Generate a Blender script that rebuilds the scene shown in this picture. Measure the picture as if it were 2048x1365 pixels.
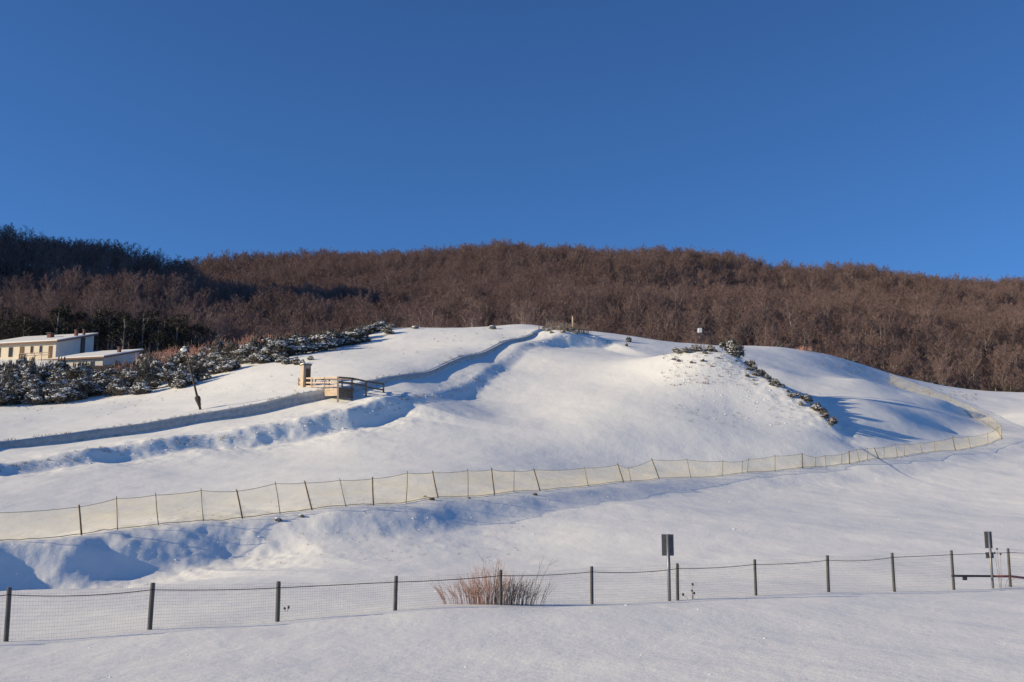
import bpy, math, random
import numpy as np
from mathutils import Vector, Matrix

scene = bpy.context.scene
for o in list(bpy.data.objects):
    bpy.data.objects.remove(o)

# ------------------------------------------------------------------ camera
F = 2196.0                                  # focal length in photograph pixels (2048 wide)
TH = math.atan(377.5 / F)                   # upward tilt
CT, ST = math.cos(TH), math.sin(TH)
cam_d = bpy.data.cameras.new('camera')
cam_d.sensor_width = 36.0
cam_d.lens = F / 2048.0 * 36.0
cam_d.clip_start = 0.1
cam_d.clip_end = 6000.0
cam = bpy.data.objects.new('camera', cam_d)
scene.collection.objects.link(cam)
cam.location = (0, 0, 0)
cam.rotation_euler = (math.pi / 2 + TH, 0, 0)
scene.camera = cam

# ------------------------------------------------------------------ sky and sun
SUN_EL = math.radians(17.5)
SUN_AZ = math.radians(-10.0)                 # from straight left, negative = on the camera's side
sun_dir = Vector((-math.cos(SUN_EL) * math.cos(SUN_AZ), math.cos(SUN_EL) * math.sin(SUN_AZ), math.sin(SUN_EL)))
world = bpy.data.worlds.new('World')
scene.world = world
world.use_nodes = True
wn = world.node_tree.nodes
wl = world.node_tree.links
wn.clear()
w_out = wn.new('ShaderNodeOutputWorld')
w_bg = wn.new('ShaderNodeBackground')
w_sky = wn.new('ShaderNodeTexSky')
w_sky.sky_type = 'NISHITA'
w_sky.sun_disc = False
w_sky.sun_elevation = SUN_EL
w_sky.sun_rotation = math.atan2(sun_dir.x, sun_dir.y)
w_sky.altitude = 1800.0
w_sky.air_density = 1.0
w_sky.dust_density = 0.1
w_sky.ozone_density = 8.4
w_bg.inputs['Strength'].default_value = 0.108
wl.new(w_sky.outputs['Color'], w_bg.inputs['Color'])
wl.new(w_bg.outputs['Background'], w_out.inputs['Surface'])

sun_d = bpy.data.lights.new('sun', 'SUN')
sun_d.energy = 4.8
sun_d.angle = math.radians(0.55)
sun_d.color = (1.0, 0.84, 0.56)
sun = bpy.data.objects.new('sun', sun_d)
scene.collection.objects.link(sun)
sun.rotation_euler = sun_dir.to_track_quat('Z', 'Y').to_euler()

scene.view_settings.view_transform = 'Standard'
scene.view_settings.look = 'None'
scene.view_settings.exposure = 0.30
scene.view_settings.gamma = 1.0
scene.view_settings.use_curve_mapping = False
scene.cycles.max_bounces = 5
scene.cycles.diffuse_bounces = 3
scene.cycles.glossy_bounces = 2
scene.cycles.transparent_max_bounces = 12
scene.cycles.use_denoising = True

rng = random.Random(7)
nrng = np.random.default_rng(11)
COL = scene.collection


# ------------------------------------------------------------------ helpers: pixels, noise, terrain
def ray(u, v):
    a = (u - 1024.0) / F
    b = (682.5 - v) / F
    y = CT - b * ST
    return a / y, (ST + b * CT) / y         # X/Y, Z/Y


def P3(u, v, Y):
    tx, tz = ray(u, v)
    return (tx * Y, Y, tz * Y)


def hash2(ix, iy, seed):
    h = (ix.astype(np.int64) * 374761393 + iy.astype(np.int64) * 668265263 + seed * 974634777) & 0xFFFFFFFF
    h = ((h ^ (h >> 13)) * 1274126177) & 0xFFFFFFFF
    return ((h ^ (h >> 16)) & 0xFFFFFF) / float(0xFFFFFF)


def vnoise(x, y, seed=0):
    ix = np.floor(x); iy = np.floor(y)
    fx = x - ix; fy = y - iy
    fx = fx * fx * fx * (fx * (fx * 6 - 15) + 10); fy = fy * fy * fy * (fy * (fy * 6 - 15) + 10)
    a = hash2(ix, iy, seed); b = hash2(ix + 1, iy, seed)
    c = hash2(ix, iy + 1, seed); d = hash2(ix + 1, iy + 1, seed)
    return (a * (1 - fx) + b * fx) * (1 - fy) + (c * (1 - fx) + d * fx) * fy * 1.0 - 0.5


def fbm(x, y, octs=4, seed=0, gain=0.5):
    s = 0; amp = 1.0; f = 1.0
    for i in range(octs):
        s = s + amp * vnoise(x * f + 17.3 * i, y * f - 9.1 * i, seed + i)
        amp *= gain; f *= 2.03
    return s


def poly_dist(x, y, pts):
    """Signed distance to a polyline (positive on its left) and interpolated per-vertex values."""
    best = np.full(x.shape, 1e9); sd = np.zeros(x.shape); val = np.zeros((len(pts[0]) - 2,) + x.shape)
    for i in range(len(pts) - 1):
        ax, ay = pts[i][0], pts[i][1]
        bx, by = pts[i + 1][0], pts[i + 1][1]
        dx, dy = bx - ax, by - ay
        L2 = dx * dx + dy * dy
        t = np.clip(((x - ax) * dx + (y - ay) * dy) / L2, 0, 1)
        px, py = ax + t * dx, ay + t * dy
        d = np.hypot(x - px, y - py)
        side = np.sign(dx * (y - ay) - dy * (x - ax))
        m = d < best
        best = np.where(m, d, best)
        sd = np.where(m, d * side, sd)
        for k in range(val.shape[0]):
            val[k] = np.where(m, pts[i][2 + k] * (1 - t) + pts[i + 1][2 + k] * t, val[k])
    return sd, val


def smooth(t):
    t = np.clip(t, 0, 1)
    return t * t * (3 - 2 * t)


def plan(rows):
    out = []
    for r in rows:
        x, y, z = P3(r[0], r[1], r[2])
        out.append((x, y) + tuple(r[3:]))
    return out


# cut edge of the upper terrace, bank below the track, bank below the net: (u, v, Y, height, width)
CUT = plan([(-260, 915, 82, .6, .6), (-80, 898, 92, .7, .6), (0, 890, 97, .62, .28), (200, 871, 102.5, .85, .28), (400, 838, 107.5, .85, .28),
            (600, 800, 112.6, 1.1, .28), (680, 787, 114, .95, .4), (790, 757, 121.5, .45, .4), (850, 741, 127, .45, .4), (930, 716, 138.5, .5, .4),
            (1010, 687, 151, .45, .4), (1078, 663, 162, .4, .4)])
BANK = plan([(-260, 975, 72, 1.0, 3), (-80, 955, 81, 1.0, 3), (0, 945, 85, 1.1, 3), (100, 932, 89, .75, 3.4), (200, 915, 92.5, 1.3, 2.6), (330, 895, 96.5, 1.25, 2.8), (400, 885, 98, 1.3, 2.6),
             (600, 860, 102.5, 2.0, 3.0), (700, 838, 105, 2.3, 3.0), (790, 815, 109, 2.0, 3.0), (822, 806, 111.5, .6, 3), (870, 795, 116, .2, 3), (920, 779, 123, .6, 2.4),
             (960, 757, 129.5, .55, 2.4), (1040, 700, 147.5, .35, 2.4), (1065, 690, 153, .5, 2.4), (1130, 684, 158, 1.4, 2.4), (1200, 690, 160, 1.4, 2.4), (1230, 690, 161, .05, 2.6)])
NET_BASE = [(-330, 1120, 45), (-60, 1092, 49), (0, 1085, 50), (160, 1077, 52), (235, 1065, 53.5), (315, 1056, 55), (405, 1046, 56.5), (480, 1040, 57.5),
            (558, 1028, 58.5), (622, 1020, 59.5), (690, 1011, 60.5), (745, 1009, 61.5), (813, 1006, 63.5), (873, 998, 66), (938, 998, 68),
            (988, 993, 70), (1027, 986, 72), (1078, 984, 74), (1176, 976, 80), (1245, 969, 84), (1317, 960, 90), (1380, 957, 92.5),
            (1444, 954, 94.5), (1495, 948, 96), (1550, 945, 97.5), (1605, 938, 99), (1651, 938, 100.5), (1699, 931, 101.5), (1800, 917, 106),
            (1907, 901, 113), (1940, 895, 116), (1985, 887, 120), (2003, 878, 123)]
NET_BACK = [(2003, 878, 123), (1996, 868, 130), (1978, 858, 138), (1940, 840, 149), (1900, 817, 157), (1860, 800, 165), (1780, 767, 180)]
NETB = []
for u_, v_, Y_ in NET_BASE + [(2060, 868, 127), (2300, 860, 133)]:
    x_, y_, z_ = P3(u_, v_, Y_)
    NETB.append((x_ + 1.6, y_ - 2.4, float(np.interp(u_, [-300, 160, 240, 320, 420, 490, 540, 900, 1078, 1245, 2003], [2.1, 2.3, 2.2, 1.5, 1.7, 1.3, .7, .65, .35, .22, .3])), float(np.interp(u_, [300, 1100], [4.6, 4.0]))))

MOUND = plan([(1440, 700, 135, .2, 3), (1480, 716, 132.2, .8, 3), (1540, 752, 126.0, .95, 2.6), (1600, 790, 120.8, 1.05, 2.4), (1650, 832, 115.4, 1.1, 2.2), (1690, 866, 110.6, .4, 2.2), (1716, 882, 108, .1, 2.4)])
MOUND = MOUND[::-1]
FEATURES = [(CUT, 9.0, 0.04, 5.0), (BANK, 9.0, 0.24, 5.5), (NETB, 8.0, 0.42, 7.5), (MOUND, 10.0, 0.40, 3.5)]


def steps(x, y):
    z = np.zeros_like(x)
    for k, (pl, L, wob, fq) in enumerate(FEATURES):
        d, val = poly_dist(x, y, pl)
        near = np.abs(d) < 3.2 * L
        n = np.where(near, fbm(x / fq, y / fq, 3, 40 + 7 * k), 0)
        n2 = np.where(near, fbm(x / (fq * .2) + 31, y / (fq * .2), 4, 60 + 7 * k, .6), 0)
        w = val[1]
        dd = d + n * 2.4 * wob
        s = smooth(dd / w + 0.5) - 0.5
        z += val[0] * s * np.exp(-(d / L) ** 2)
        z += np.clip(val[0], 0, 1.5) * (n * .5 + n2 * (.34 if k != 2 else .2)) * wob * np.exp(-(d / (w * 1.5 + .5)) ** 2)
    return z


BUMPS = [(1120, 672, 161, 3.2, .9), (1310, 700, 146, 5, .5), (1050, 664, 172, 4, .5)]
BUMPS = [(P3(u, v, Y)[0], Y, r, h) for u, v, Y, r, h in BUMPS]


def detail(x, y):
    z = fbm(x / 26., y / 26., 3, 3) * 0.55 * smooth((y - 34) / 40)
    z += fbm(x / 6., y / 6., 3, 5) * 0.10
    z += fbm(x / 1.7, y / 1.7, 3, 9) * 0.022
    for bx, by, r, h in BUMPS:
        z += h * np.exp(-((x - bx) ** 2 + (y - by) ** 2) / r ** 2)
    return z


FENCE_N = 12
FENCE_BASE_V = [1285, 1256, 1240, 1222, 1216, 1212, 1202, 1194, 1189, 1187, 1183, 1176]
FENCE_U = [12, 299, 555, 790, 1001, 1184, 1355, 1512, 1657, 1789, 1908, 2021]
FENCE = [(ray(FENCE_U[i], FENCE_BASE_V[i])[0] * (19.8 + 1.21 * i), 19.8 + 1.21 * i) for i in range(FENCE_N)]
FENCE_TOP_V = [1175, 1166, 1163, 1152, 1140, 1133, 1127, 1119, 1111, 1106, 1101, 1097]

CTRL = [(0, 1365, 14), (500, 1365, 13.8), (1000, 1365, 13.5), (1500, 1365, 13.2), (2048, 1365, 13), (500, 1300, 17.6), (1000, 1290, 17.6), (1500, 1270, 19.2), (2048, 1245, 21.5),
        (-250, 1240, 29), (0, 1238, 29), (300, 1213, 31), (555, 1195, 33), (790, 1180, 36), (1000, 1170, 38), (1300, 1160, 40), (1650, 1140, 43), (2000, 1125, 46), (2250, 1115, 47),
        (-200, 1195, 39), (0, 1187, 41), (160, 1185, 42), (320, 1168, 44), (520, 1142, 47), (745, 1115, 51), (1000, 1090, 56), (1300, 1060, 60), (1650, 1045, 66), (2000, 1040, 70), (2250, 1035, 72),
        (1300, 1010, 74), (1650, 990, 88), (1850, 965, 97), (2000, 950, 101), (2200, 930, 106),
        (-200, 1030, 64), (0, 1020, 67), (160, 1008, 71), (400, 985, 76), (622, 965, 78), (745, 952, 79), (900, 945, 82), (1078, 935, 90), (1245, 915, 98), (1444, 910, 101),
        (1605, 903, 103.5), (1700, 892, 109), (1800, 880, 115.5), (1907, 868, 128.5), (1970, 855, 138),
        (0, 975, 78), (160, 955, 84), (400, 930, 92), (600, 912, 95), (800, 880, 99), (800, 850, 105), (1000, 900, 96), (1000, 830, 113), (1000, 770, 128.5), (1000, 732, 140),
        (1100, 850, 107), (1100, 760, 130.5), (1100, 720, 143.5), (1200, 870, 102.5), (1200, 800, 118), (1200, 740, 134.5), (1200, 712, 147), (1250, 720, 144),
        (0, 958, 83.4), (0, 932, 87.2), (200, 930, 91), (200, 900, 94.2), (400, 900, 96.5), (400, 870, 99.7), (600, 888, 100.6), (600, 838, 104.4), (700, 862, 103),
        (700, 818, 106.8), (800, 838, 107.3), (800, 796, 111), (930, 788, 123.2), (930, 765, 126.8), (1050, 707, 147), (1050, 694, 150),
        (0, 897, 96.4), (0, 885, 97.6), (200, 880, 101.8), (200, 861, 103.2), (400, 847, 106.8), (400, 828, 108.2), (600, 811, 111.9), (600, 789, 113.3),
        (790, 761, 120.8), (790, 752, 122.2), (930, 720, 137.8), (930, 711, 139.2), (1060, 671, 159.6), (1060, 664, 161.2), (700, 800, 112), (800, 780, 117),
        (-200, 850, 108), (0, 860, 108), (0, 815, 135), (-100, 765, 160), (0, 765, 160), (0, 722, 195), (-300, 722, 195), (110, 722, 195), (160, 820, 121), (200, 803, 135), (200, 765, 158), (230, 750, 186),
        (400, 790, 125), (400, 772, 135), (400, 726, 160), (400, 712, 195), (300, 718, 195), (600, 745, 130), (600, 718, 145), (500, 728, 150), (560, 710, 156), (650, 692, 164), (720, 672, 168),
        (790, 700, 150), (930, 690, 150), (930, 668, 162), (790, 656, 172), (860, 655, 172), (930, 656, 175), (1000, 656, 176), (1060, 656, 176), (1150, 658, 178), (1200, 664, 180), (1250, 677, 182),
        (1300, 687, 184), (1350, 692, 185), (1450, 691, 187), (1560, 698, 187), (1640, 709, 189), (1700, 723, 192), (1800, 758, 197), (1880, 778, 202), (1960, 787, 205), (2048, 790, 207), (2250, 792, 210),
        (1300, 760, 126.5), (1300, 715, 138), (1400, 870, 105), (1400, 800, 116.5), (1400, 740, 126), (1400, 700, 133.5), (1340, 706, 136), (1480, 820, 115), (1480, 760, 124), (1480, 718, 131.3),
        (1560, 830, 114), (1560, 770, 122.4), (1620, 860, 110), (1620, 812, 117.2), (1680, 888, 107.3), (1670, 858, 111.5),
        (1560, 745, 152), (1560, 715, 171), (1640, 798, 135), (1640, 760, 155), (1720, 880, 110), (1720, 862, 114), (1720, 800, 131), (1720, 760, 153), (1800, 838, 122), (1800, 790, 149), (1880, 830, 135), (1900, 805, 150),
        (2048, 870, 128), (2048, 830, 149), (2200, 860, 131)]
CTRLZ = [(-40, -6, -2.0), (0, -7, -1.95), (40, -6, -1.8), (0, 5, -1.9), (-8, 6, -1.95), (8, 6, -1.85), (-25, 12, -2.0), (25, 14, -1.8)]


def ctrl_points():
    pts = [P3(*c) for c in CTRL]
    pts += [P3(*c) for c in NET_BASE] + [P3(*c) for c in NET_BACK[1:]]
    for (x, y), v in zip(FENCE, FENCE_BASE_V):
        pts.append((x, y, P3(1024, v, y)[2]))
    pts += CTRLZ
    for u, v, Y, dz in [(1400, 0, 150, 22.6), (1480, 0, 148, 20.8), (1560, 0, 138, 17.0), (1640, 0, 127, 14.5)]:
        t = ray(u, 700)[0]
        pts.append((t * Y, Y, dz))
    crest = [(500, 25, 185), (650, 27, 185), (790, 31, 180), (930, 32.2, 180), (1060, 32.4, 180), (1200, 32.3, 183), (1350, 31, 186), (1500, 31, 189), (1640, 30.2, 192), (1800, 27.1, 200), (1960, 25.5, 208), (2250, 25.4, 213)]
    for u, z, Yc in crest:
        t = ray(u, 670)[0]
        for dy, dz in ((20, 2.5), (48, 9), (80, 17)):
            pts.append((t * (Yc + dy), Yc + dy, z - dz))
    for u in (-300, 0, 250, 400):
        t = ray(u, 690)[0]
        pts.append((t * 235, 235, 36.0)); pts.append((t * 268, 268, 33.0))
    return np.array(pts)


def tps_fit(pts, val, lam=2e-4):
    n = len(pts)
    d = np.hypot(pts[:, None, 0] - pts[None, :, 0], pts[:, None, 1] - pts[None, :, 1])
    K = np.where(d > 0, d * d * np.log(np.maximum(d, 1e-9)), 0) + lam * np.eye(n)
    Pm = np.c_[np.ones(n), pts]
    A = np.block([[K, Pm], [Pm.T, np.zeros((3, 3))]])
    return np.linalg.solve(A, np.r_[val, 0, 0, 0])


def tps_eval(pts, w, q):
    out = np.empty(len(q))
    for i in range(0, len(q), 20000):
        s = q[i:i + 20000]
        d2 = (s[:, None, 0] - pts[None, :, 0]) ** 2 + (s[:, None, 1] - pts[None, :, 1]) ** 2
        K = 0.5 * d2 * np.log(np.maximum(d2, 1e-18))
        out[i:i + 20000] = K @ w[:-3] + w[-3] + s @ w[-2:]
    return out


class Terrain:
    def __init__(self, pts, extra, off=10.0):
        self.off = off; self.extra = extra
        pts = np.asarray(pts, float)
        x, y, z = pts.T
        r = z - extra(x, y)
        self.q = np.c_[x / (y + off), np.log(y + off)]
        self.w = tps_fit(self.q, r / (y + off))

    def z(self, x, y):
        x = np.asarray(x, float); y = np.asarray(y, float)
        sh = x.shape
        x = x.ravel(); y = y.ravel()
        q = np.c_[x / (y + self.off), np.log(y + self.off)]
        return (tps_eval(self.q, self.w, q) * (y + self.off) + self.extra(x, y)).reshape(sh)


def fit_extra(x, y):
    return steps(x, y)


T0 = Terrain(ctrl_points(), fit_extra)


class Ground:
    def z(self, x, y):
        x = np.asarray(x, float); y = np.asarray(y, float)
        return T0.z(x, y) + detail(x, y)


G = Ground()


def gz(x, y):
    return float(G.z(np.array([x]), np.array([y]))[0])


def on_ground(u, Y):
    """World point on the snow at column u and distance Y."""
    v = 800.0
    for _ in range(4):
        tx, _tz = ray(u, v)
        z = gz(tx * Y, Y)
        t = z / Y                            # back to a pixel row
        b = (t * CT - ST) / (CT + t * ST)
        v = 682.5 - b * F
    return (tx * Y, Y, z)


# forest hills behind
FH = []
for u, za in [(-400, 34), (0, 34), (350, 34), (450, 30), (800, 24), (1200, 23), (1600, 20), (2000, 13), (2400, 12)]:
    t = ray(u, 690)[0]
    FH += [(t * 180, 180, za - 9), (t * 215, 215, za - 1)]
for c in [(-400, 545, 390), (0, 536, 385), (140, 540, 385), (290, 556, 385), (375, 572, 380), (440, 650, 380), (520, 650, 400),
          (0, 620, 280), (200, 620, 280), (350, 655, 280), (450, 685, 280),
          (380, 566, 600), (500, 560, 600), (600, 556, 600), (760, 556, 600), (1000, 560, 600), (1200, 560, 600), (1350, 560, 600), (1480, 570, 600), (1550, 588, 600), (1650, 592, 600),
          (1830, 610, 600), (2048, 613, 600), (2400, 612, 600),
          (700, 648, 400), (1000, 636, 400), (1300, 640, 400), (1700, 662, 400), (2048, 682, 400), (2400, 690, 400),
          (700, 672, 300), (1000, 662, 300), (1300, 662, 300), (1700, 697, 300), (2048, 717, 300), (2400, 720, 300)]:
    FH.append(P3(*c))
FH += [(-330, 345, 172), (-275, 290, 143), (-340, 430, 130), (-250, 240, 92), (-285, 340, 152), (-400, 340, 190), (-340, 540, 115)]  # high unseen ridge at far left, added to shade the left hill
for u, z in [(-400, 80), (0, 80), (250, 85)]:
    t = ray(u, 600)[0]
    FH += [(t * 470, 470, z), (t * 650, 650, z + 20)]
for u in (-400, 0, 400, 800, 1200, 1600, 2000, 2400):
    t = ray(u, 600)[0]
    FH.append((t * 760, 760, 105)); FH.append((t * 1100, 1100, 60))


def fh_extra(x, y):
    return fbm(x / 60., y / 60., 3, 77) * 9.0


T1 = Terrain(FH, lambda x, y: np.zeros_like(x))


def fz(x, y):
    x = np.asarray(x, float); y = np.asarray(y, float)
    return T1.z(x, y) + fh_extra(x, y) * smooth((y - 230) / 80)


# ------------------------------------------------------------------ helpers: meshes and materials
def mesh_np(name, verts, faces, smooth_shade=False):
    """verts (n,3); faces (m,k) of one arity."""
    me = bpy.data.meshes.new(name)
    v = np.asarray(verts, np.float32); f = np.asarray(faces, np.int32)
    m, k = f.shape
    me.vertices.add(len(v)); me.vertices.foreach_set('co', v.ravel())
    me.loops.add(m * k); me.loops.foreach_set('vertex_index', f.ravel())
    me.polygons.add(m)
    me.polygons.foreach_set('loop_start', np.arange(0, m * k, k, dtype=np.int32))
    me.polygons.foreach_set('loop_total', np.full(m, k, np.int32))
    if smooth_shade:
        me.polygons.foreach_set('use_smooth', np.ones(m, bool))
    me.update(calc_edges=True)
    return me


class MB:
    """Collects simple shapes; build() links them as one mesh object."""
    def __init__(self):
        self.v = []; self.f = []; self.m = []

    def add(self, vs, fs, mi=0):
        n = len(self.v)
        self.v += [tuple(p) for p in vs]
        self.f += [tuple(i + n for i in f) for f in fs]
        self.m += [mi] * len(fs)

    def beam(self, p, q, w, h, up=(0, 0, 1)):
        p, q = Vector(p), Vector(q)
        d = (q - p).normalized()
        up = Vector(up)
        if abs(d.dot(up)) > .98:
            up = Vector((0, 1, 0))
        s = d.cross(up).normalized() * (w / 2)
        t = s.cross(d).normalized() * (h / 2)
        vs = [p - s - t, p + s - t, p + s + t, p - s + t, q - s - t, q + s - t, q + s + t, q - s + t]
        self.add(vs, [(0, 3, 2, 1), (4, 5, 6, 7), (0, 1, 5, 4), (1, 2, 6, 5), (2, 3, 7, 6), (3, 0, 4, 7)])

    def tube(self, pts, radii, n=6, caps=True, mi=0):
        pts = [Vector(p) for p in pts]
        rings = []; base = len(self.v)
        ref = Vector((0.31, 0.87, 0.38))
        for i, p in enumerate(pts):
            d = (pts[min(i + 1, len(pts) - 1)] - pts[max(i - 1, 0)]).normalized()
            a = d.cross(ref)
            if a.length < .05:
                a = d.cross(Vector((1, 0, 0)))
            a.normalize(); b = d.cross(a)
            for k in range(n):
                an = 2 * math.pi * k / n
                self.v.append(tuple(p + (a * math.cos(an) + b * math.sin(an)) * radii[i]))
        for i in range(len(pts) - 1):
            for k in range(n):
                k2 = (k + 1) % n
                self.f.append((base + i * n + k, base + i * n + k2, base + (i + 1) * n + k2, base + (i + 1) * n + k)); self.m.append(mi)
        if caps:
            self.f.append(tuple(base + k for k in reversed(range(n)))); self.m.append(mi)
            self.f.append(tuple(base + (len(pts) - 1) * n + k for k in range(n))); self.m.append(mi)

    def blob(self, c, r, sq=(1, 1, 1), rough=.25, rnd=rng, sub=1):
        vs, fs = ICO[sub]
        c = Vector(c)
        out = []
        for p in vs:
            k = r * (1 + rnd.uniform(-rough, rough))
            out.append((c.x + p[0] * k * sq[0], c.y + p[1] * k * sq[1], c.z + p[2] * k * sq[2]))
        self.add(out, fs)

    def mesh(self, name, mats, smooth_shade=False):
        me = bpy.data.meshes.new(name)
        me.from_pydata(self.v, [], self.f)
        for m in mats:
            me.materials.append(m)
        if len(mats) > 1:
            me.polygons.foreach_set('material_index', np.array(self.m, np.int32))
        if smooth_shade:
            me.polygons.foreach_set('use_smooth', np.ones(len(self.f), bool))
        me.update()
        return me

    def build(self, name, mat, parent=None, smooth_shade=False):
        return link(name, self.mesh(name, [mat], smooth_shade), parent)


def ico(sub):
    import bmesh
    bm = bmesh.new()
    bmesh.ops.create_icosphere(bm, subdivisions=sub, radius=1)
    bm.verts.ensure_lookup_table()
    vs = [tuple(v.co) for v in bm.verts]
    fs = [tuple(v.index for v in f.verts) for f in bm.faces]
    bm.free()
    return vs, fs


ICO = {1: ico(1), 2: ico(2), 3: ico(3)}


def link(name, me, parent=None):
    o = bpy.data.objects.new(name, me)
    COL.objects.link(o)
    if parent is not None:
        o.parent = parent
    return o


def tag(o, label=None, cat=None, group=None, kind=None):
    if label: o['label'] = label
    if cat: o['category'] = cat
    if group: o['group'] = group
    if kind: o['kind'] = kind
    return o


def thing(name, loc, label, cat, group=None, rz=0.0, sc=1.0):
    o = bpy.data.objects.new(name, None)
    COL.objects.link(o)
    o.location = loc; o.rotation_euler = (0, 0, rz); o.scale = (sc, sc, sc)
    o.empty_display_size = .3
    return tag(o, label, cat, group)


def mat(name, color, rough=.8, noise=None, bump=None, spec=.2, metallic=0.0):
    """Principled material; noise=(scale, other colour, amount), bump=(scale, strength, distance)."""
    m = bpy.data.materials.new(name)
    m.use_nodes = True
    nt = m.node_tree
    b = nt.nodes['Principled BSDF']
    b.inputs['Base Color'].default_value = (*color, 1)
    b.inputs['Roughness'].default_value = rough
    b.inputs['Specular IOR Level'].default_value = spec
    b.inputs['Metallic'].default_value = metallic
    tc = nt.nodes.new('ShaderNodeNewGeometry') if (noise or bump) else None
    if noise:
        n = nt.nodes.new('ShaderNodeTexNoise'); n.inputs['Scale'].default_value = noise[0]; n.inputs['Detail'].default_value = 5
        nt.links.new(tc.outputs['Position'], n.inputs['Vector'])
        r = nt.nodes.new('ShaderNodeMapRange'); r.inputs[1].default_value = .35; r.inputs[2].default_value = .65
        r.inputs[4].default_value = noise[2]
        nt.links.new(n.outputs['Fac'], r.inputs[0])
        mx = nt.nodes.new('ShaderNodeMix'); mx.data_type = 'RGBA'
        mx.inputs[6].default_value = (*color, 1); mx.inputs[7].default_value = (*noise[1], 1)
        nt.links.new(r.outputs[0], mx.inputs[0])
        nt.links.new(mx.outputs[2], b.inputs['Base Color'])
    if bump:
        n = nt.nodes.new('ShaderNodeTexNoise'); n.inputs['Scale'].default_value = bump[0]; n.inputs['Detail'].default_value = 6
        nt.links.new(tc.outputs['Position'], n.inputs['Vector'])
        bp = nt.nodes.new('ShaderNodeBump'); bp.inputs['Strength'].default_value = bump[1]; bp.inputs['Distance'].default_value = bump[2]
        nt.links.new(n.outputs['Fac'], bp.inputs['Height'])
        nt.links.new(bp.outputs['Normal'], b.inputs['Normal'])
    return m


def rand_mat(name, c1, c2, rough=.85, spec=.1):
    """Colour varies from one object (or instance) to the next."""
    m = bpy.data.materials.new(name); m.use_nodes = True
    nt = m.node_tree; b = nt.nodes['Principled BSDF']
    b.inputs['Roughness'].default_value = rough; b.inputs['Specular IOR Level'].default_value = spec
    oi = nt.nodes.new('ShaderNodeObjectInfo')
    mx = nt.nodes.new('ShaderNodeMix'); mx.data_type = 'RGBA'
    mx.inputs[6].default_value = (*c1, 1); mx.inputs[7].default_value = (*c2, 1)
    nt.links.new(oi.outputs['Random'], mx.inputs[0])
    nt.links.new(mx.outputs[2], b.inputs['Base Color'])
    return m


# snow: wind-packed, fine grain, with a faint crust
def snow_material():
    m = bpy.data.materials.new('snow'); m.use_nodes = True
    nt = m.node_tree; b = nt.nodes['Principled BSDF']
    b.inputs['Roughness'].default_value = .55; b.inputs['Specular IOR Level'].default_value = .25
    g = nt.nodes.new('ShaderNodeNewGeometry')

    def noise(scale, detail=5, rough=.6, stretch=None):
        n = nt.nodes.new('ShaderNodeTexNoise'); n.inputs['Scale'].default_value = scale; n.inputs['Detail'].default_value = detail
        n.inputs['Roughness'].default_value = rough
        if stretch:
            mp = nt.nodes.new('ShaderNodeMapping'); mp.inputs['Scale'].default_value = stretch
            nt.links.new(g.outputs['Position'], mp.inputs['Vector']); nt.links.new(mp.outputs[0], n.inputs['Vector'])
        else:
            nt.links.new(g.outputs['Position'], n.inputs['Vector'])
        return n.outputs['Fac']
    mx = nt.nodes.new('ShaderNodeMix'); mx.data_type = 'RGBA'
    mx.inputs[6].default_value = (.83, .82, .785, 1); mx.inputs[7].default_value = (.90, .885, .845, 1)
    nt.links.new(noise(.12, 6), mx.inputs[0]); nt.links.new(mx.outputs[2], b.inputs['Base Color'])
    last = None
    for sc, st, ds, stretch in [(.8, .5, .09, (1, .45, 1)), (4.5, .45, .024, None), (22., .5, .008, None)]:
        bp = nt.nodes.new('ShaderNodeBump'); bp.inputs['Strength'].default_value = st; bp.inputs['Distance'].default_value = ds
        nt.links.new(noise(sc, 5, .55, stretch), bp.inputs['Height'])
        if last: nt.links.new(last, bp.inputs['Normal'])
        last = bp.outputs['Normal']
    nt.links.new(last, b.inputs['Normal'])
    return m


def floor_material():
    m = mat('forest_floor', (.07, .046, .038), .95, (0.5, (.05, .036, .03), .9))
    return m


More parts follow.
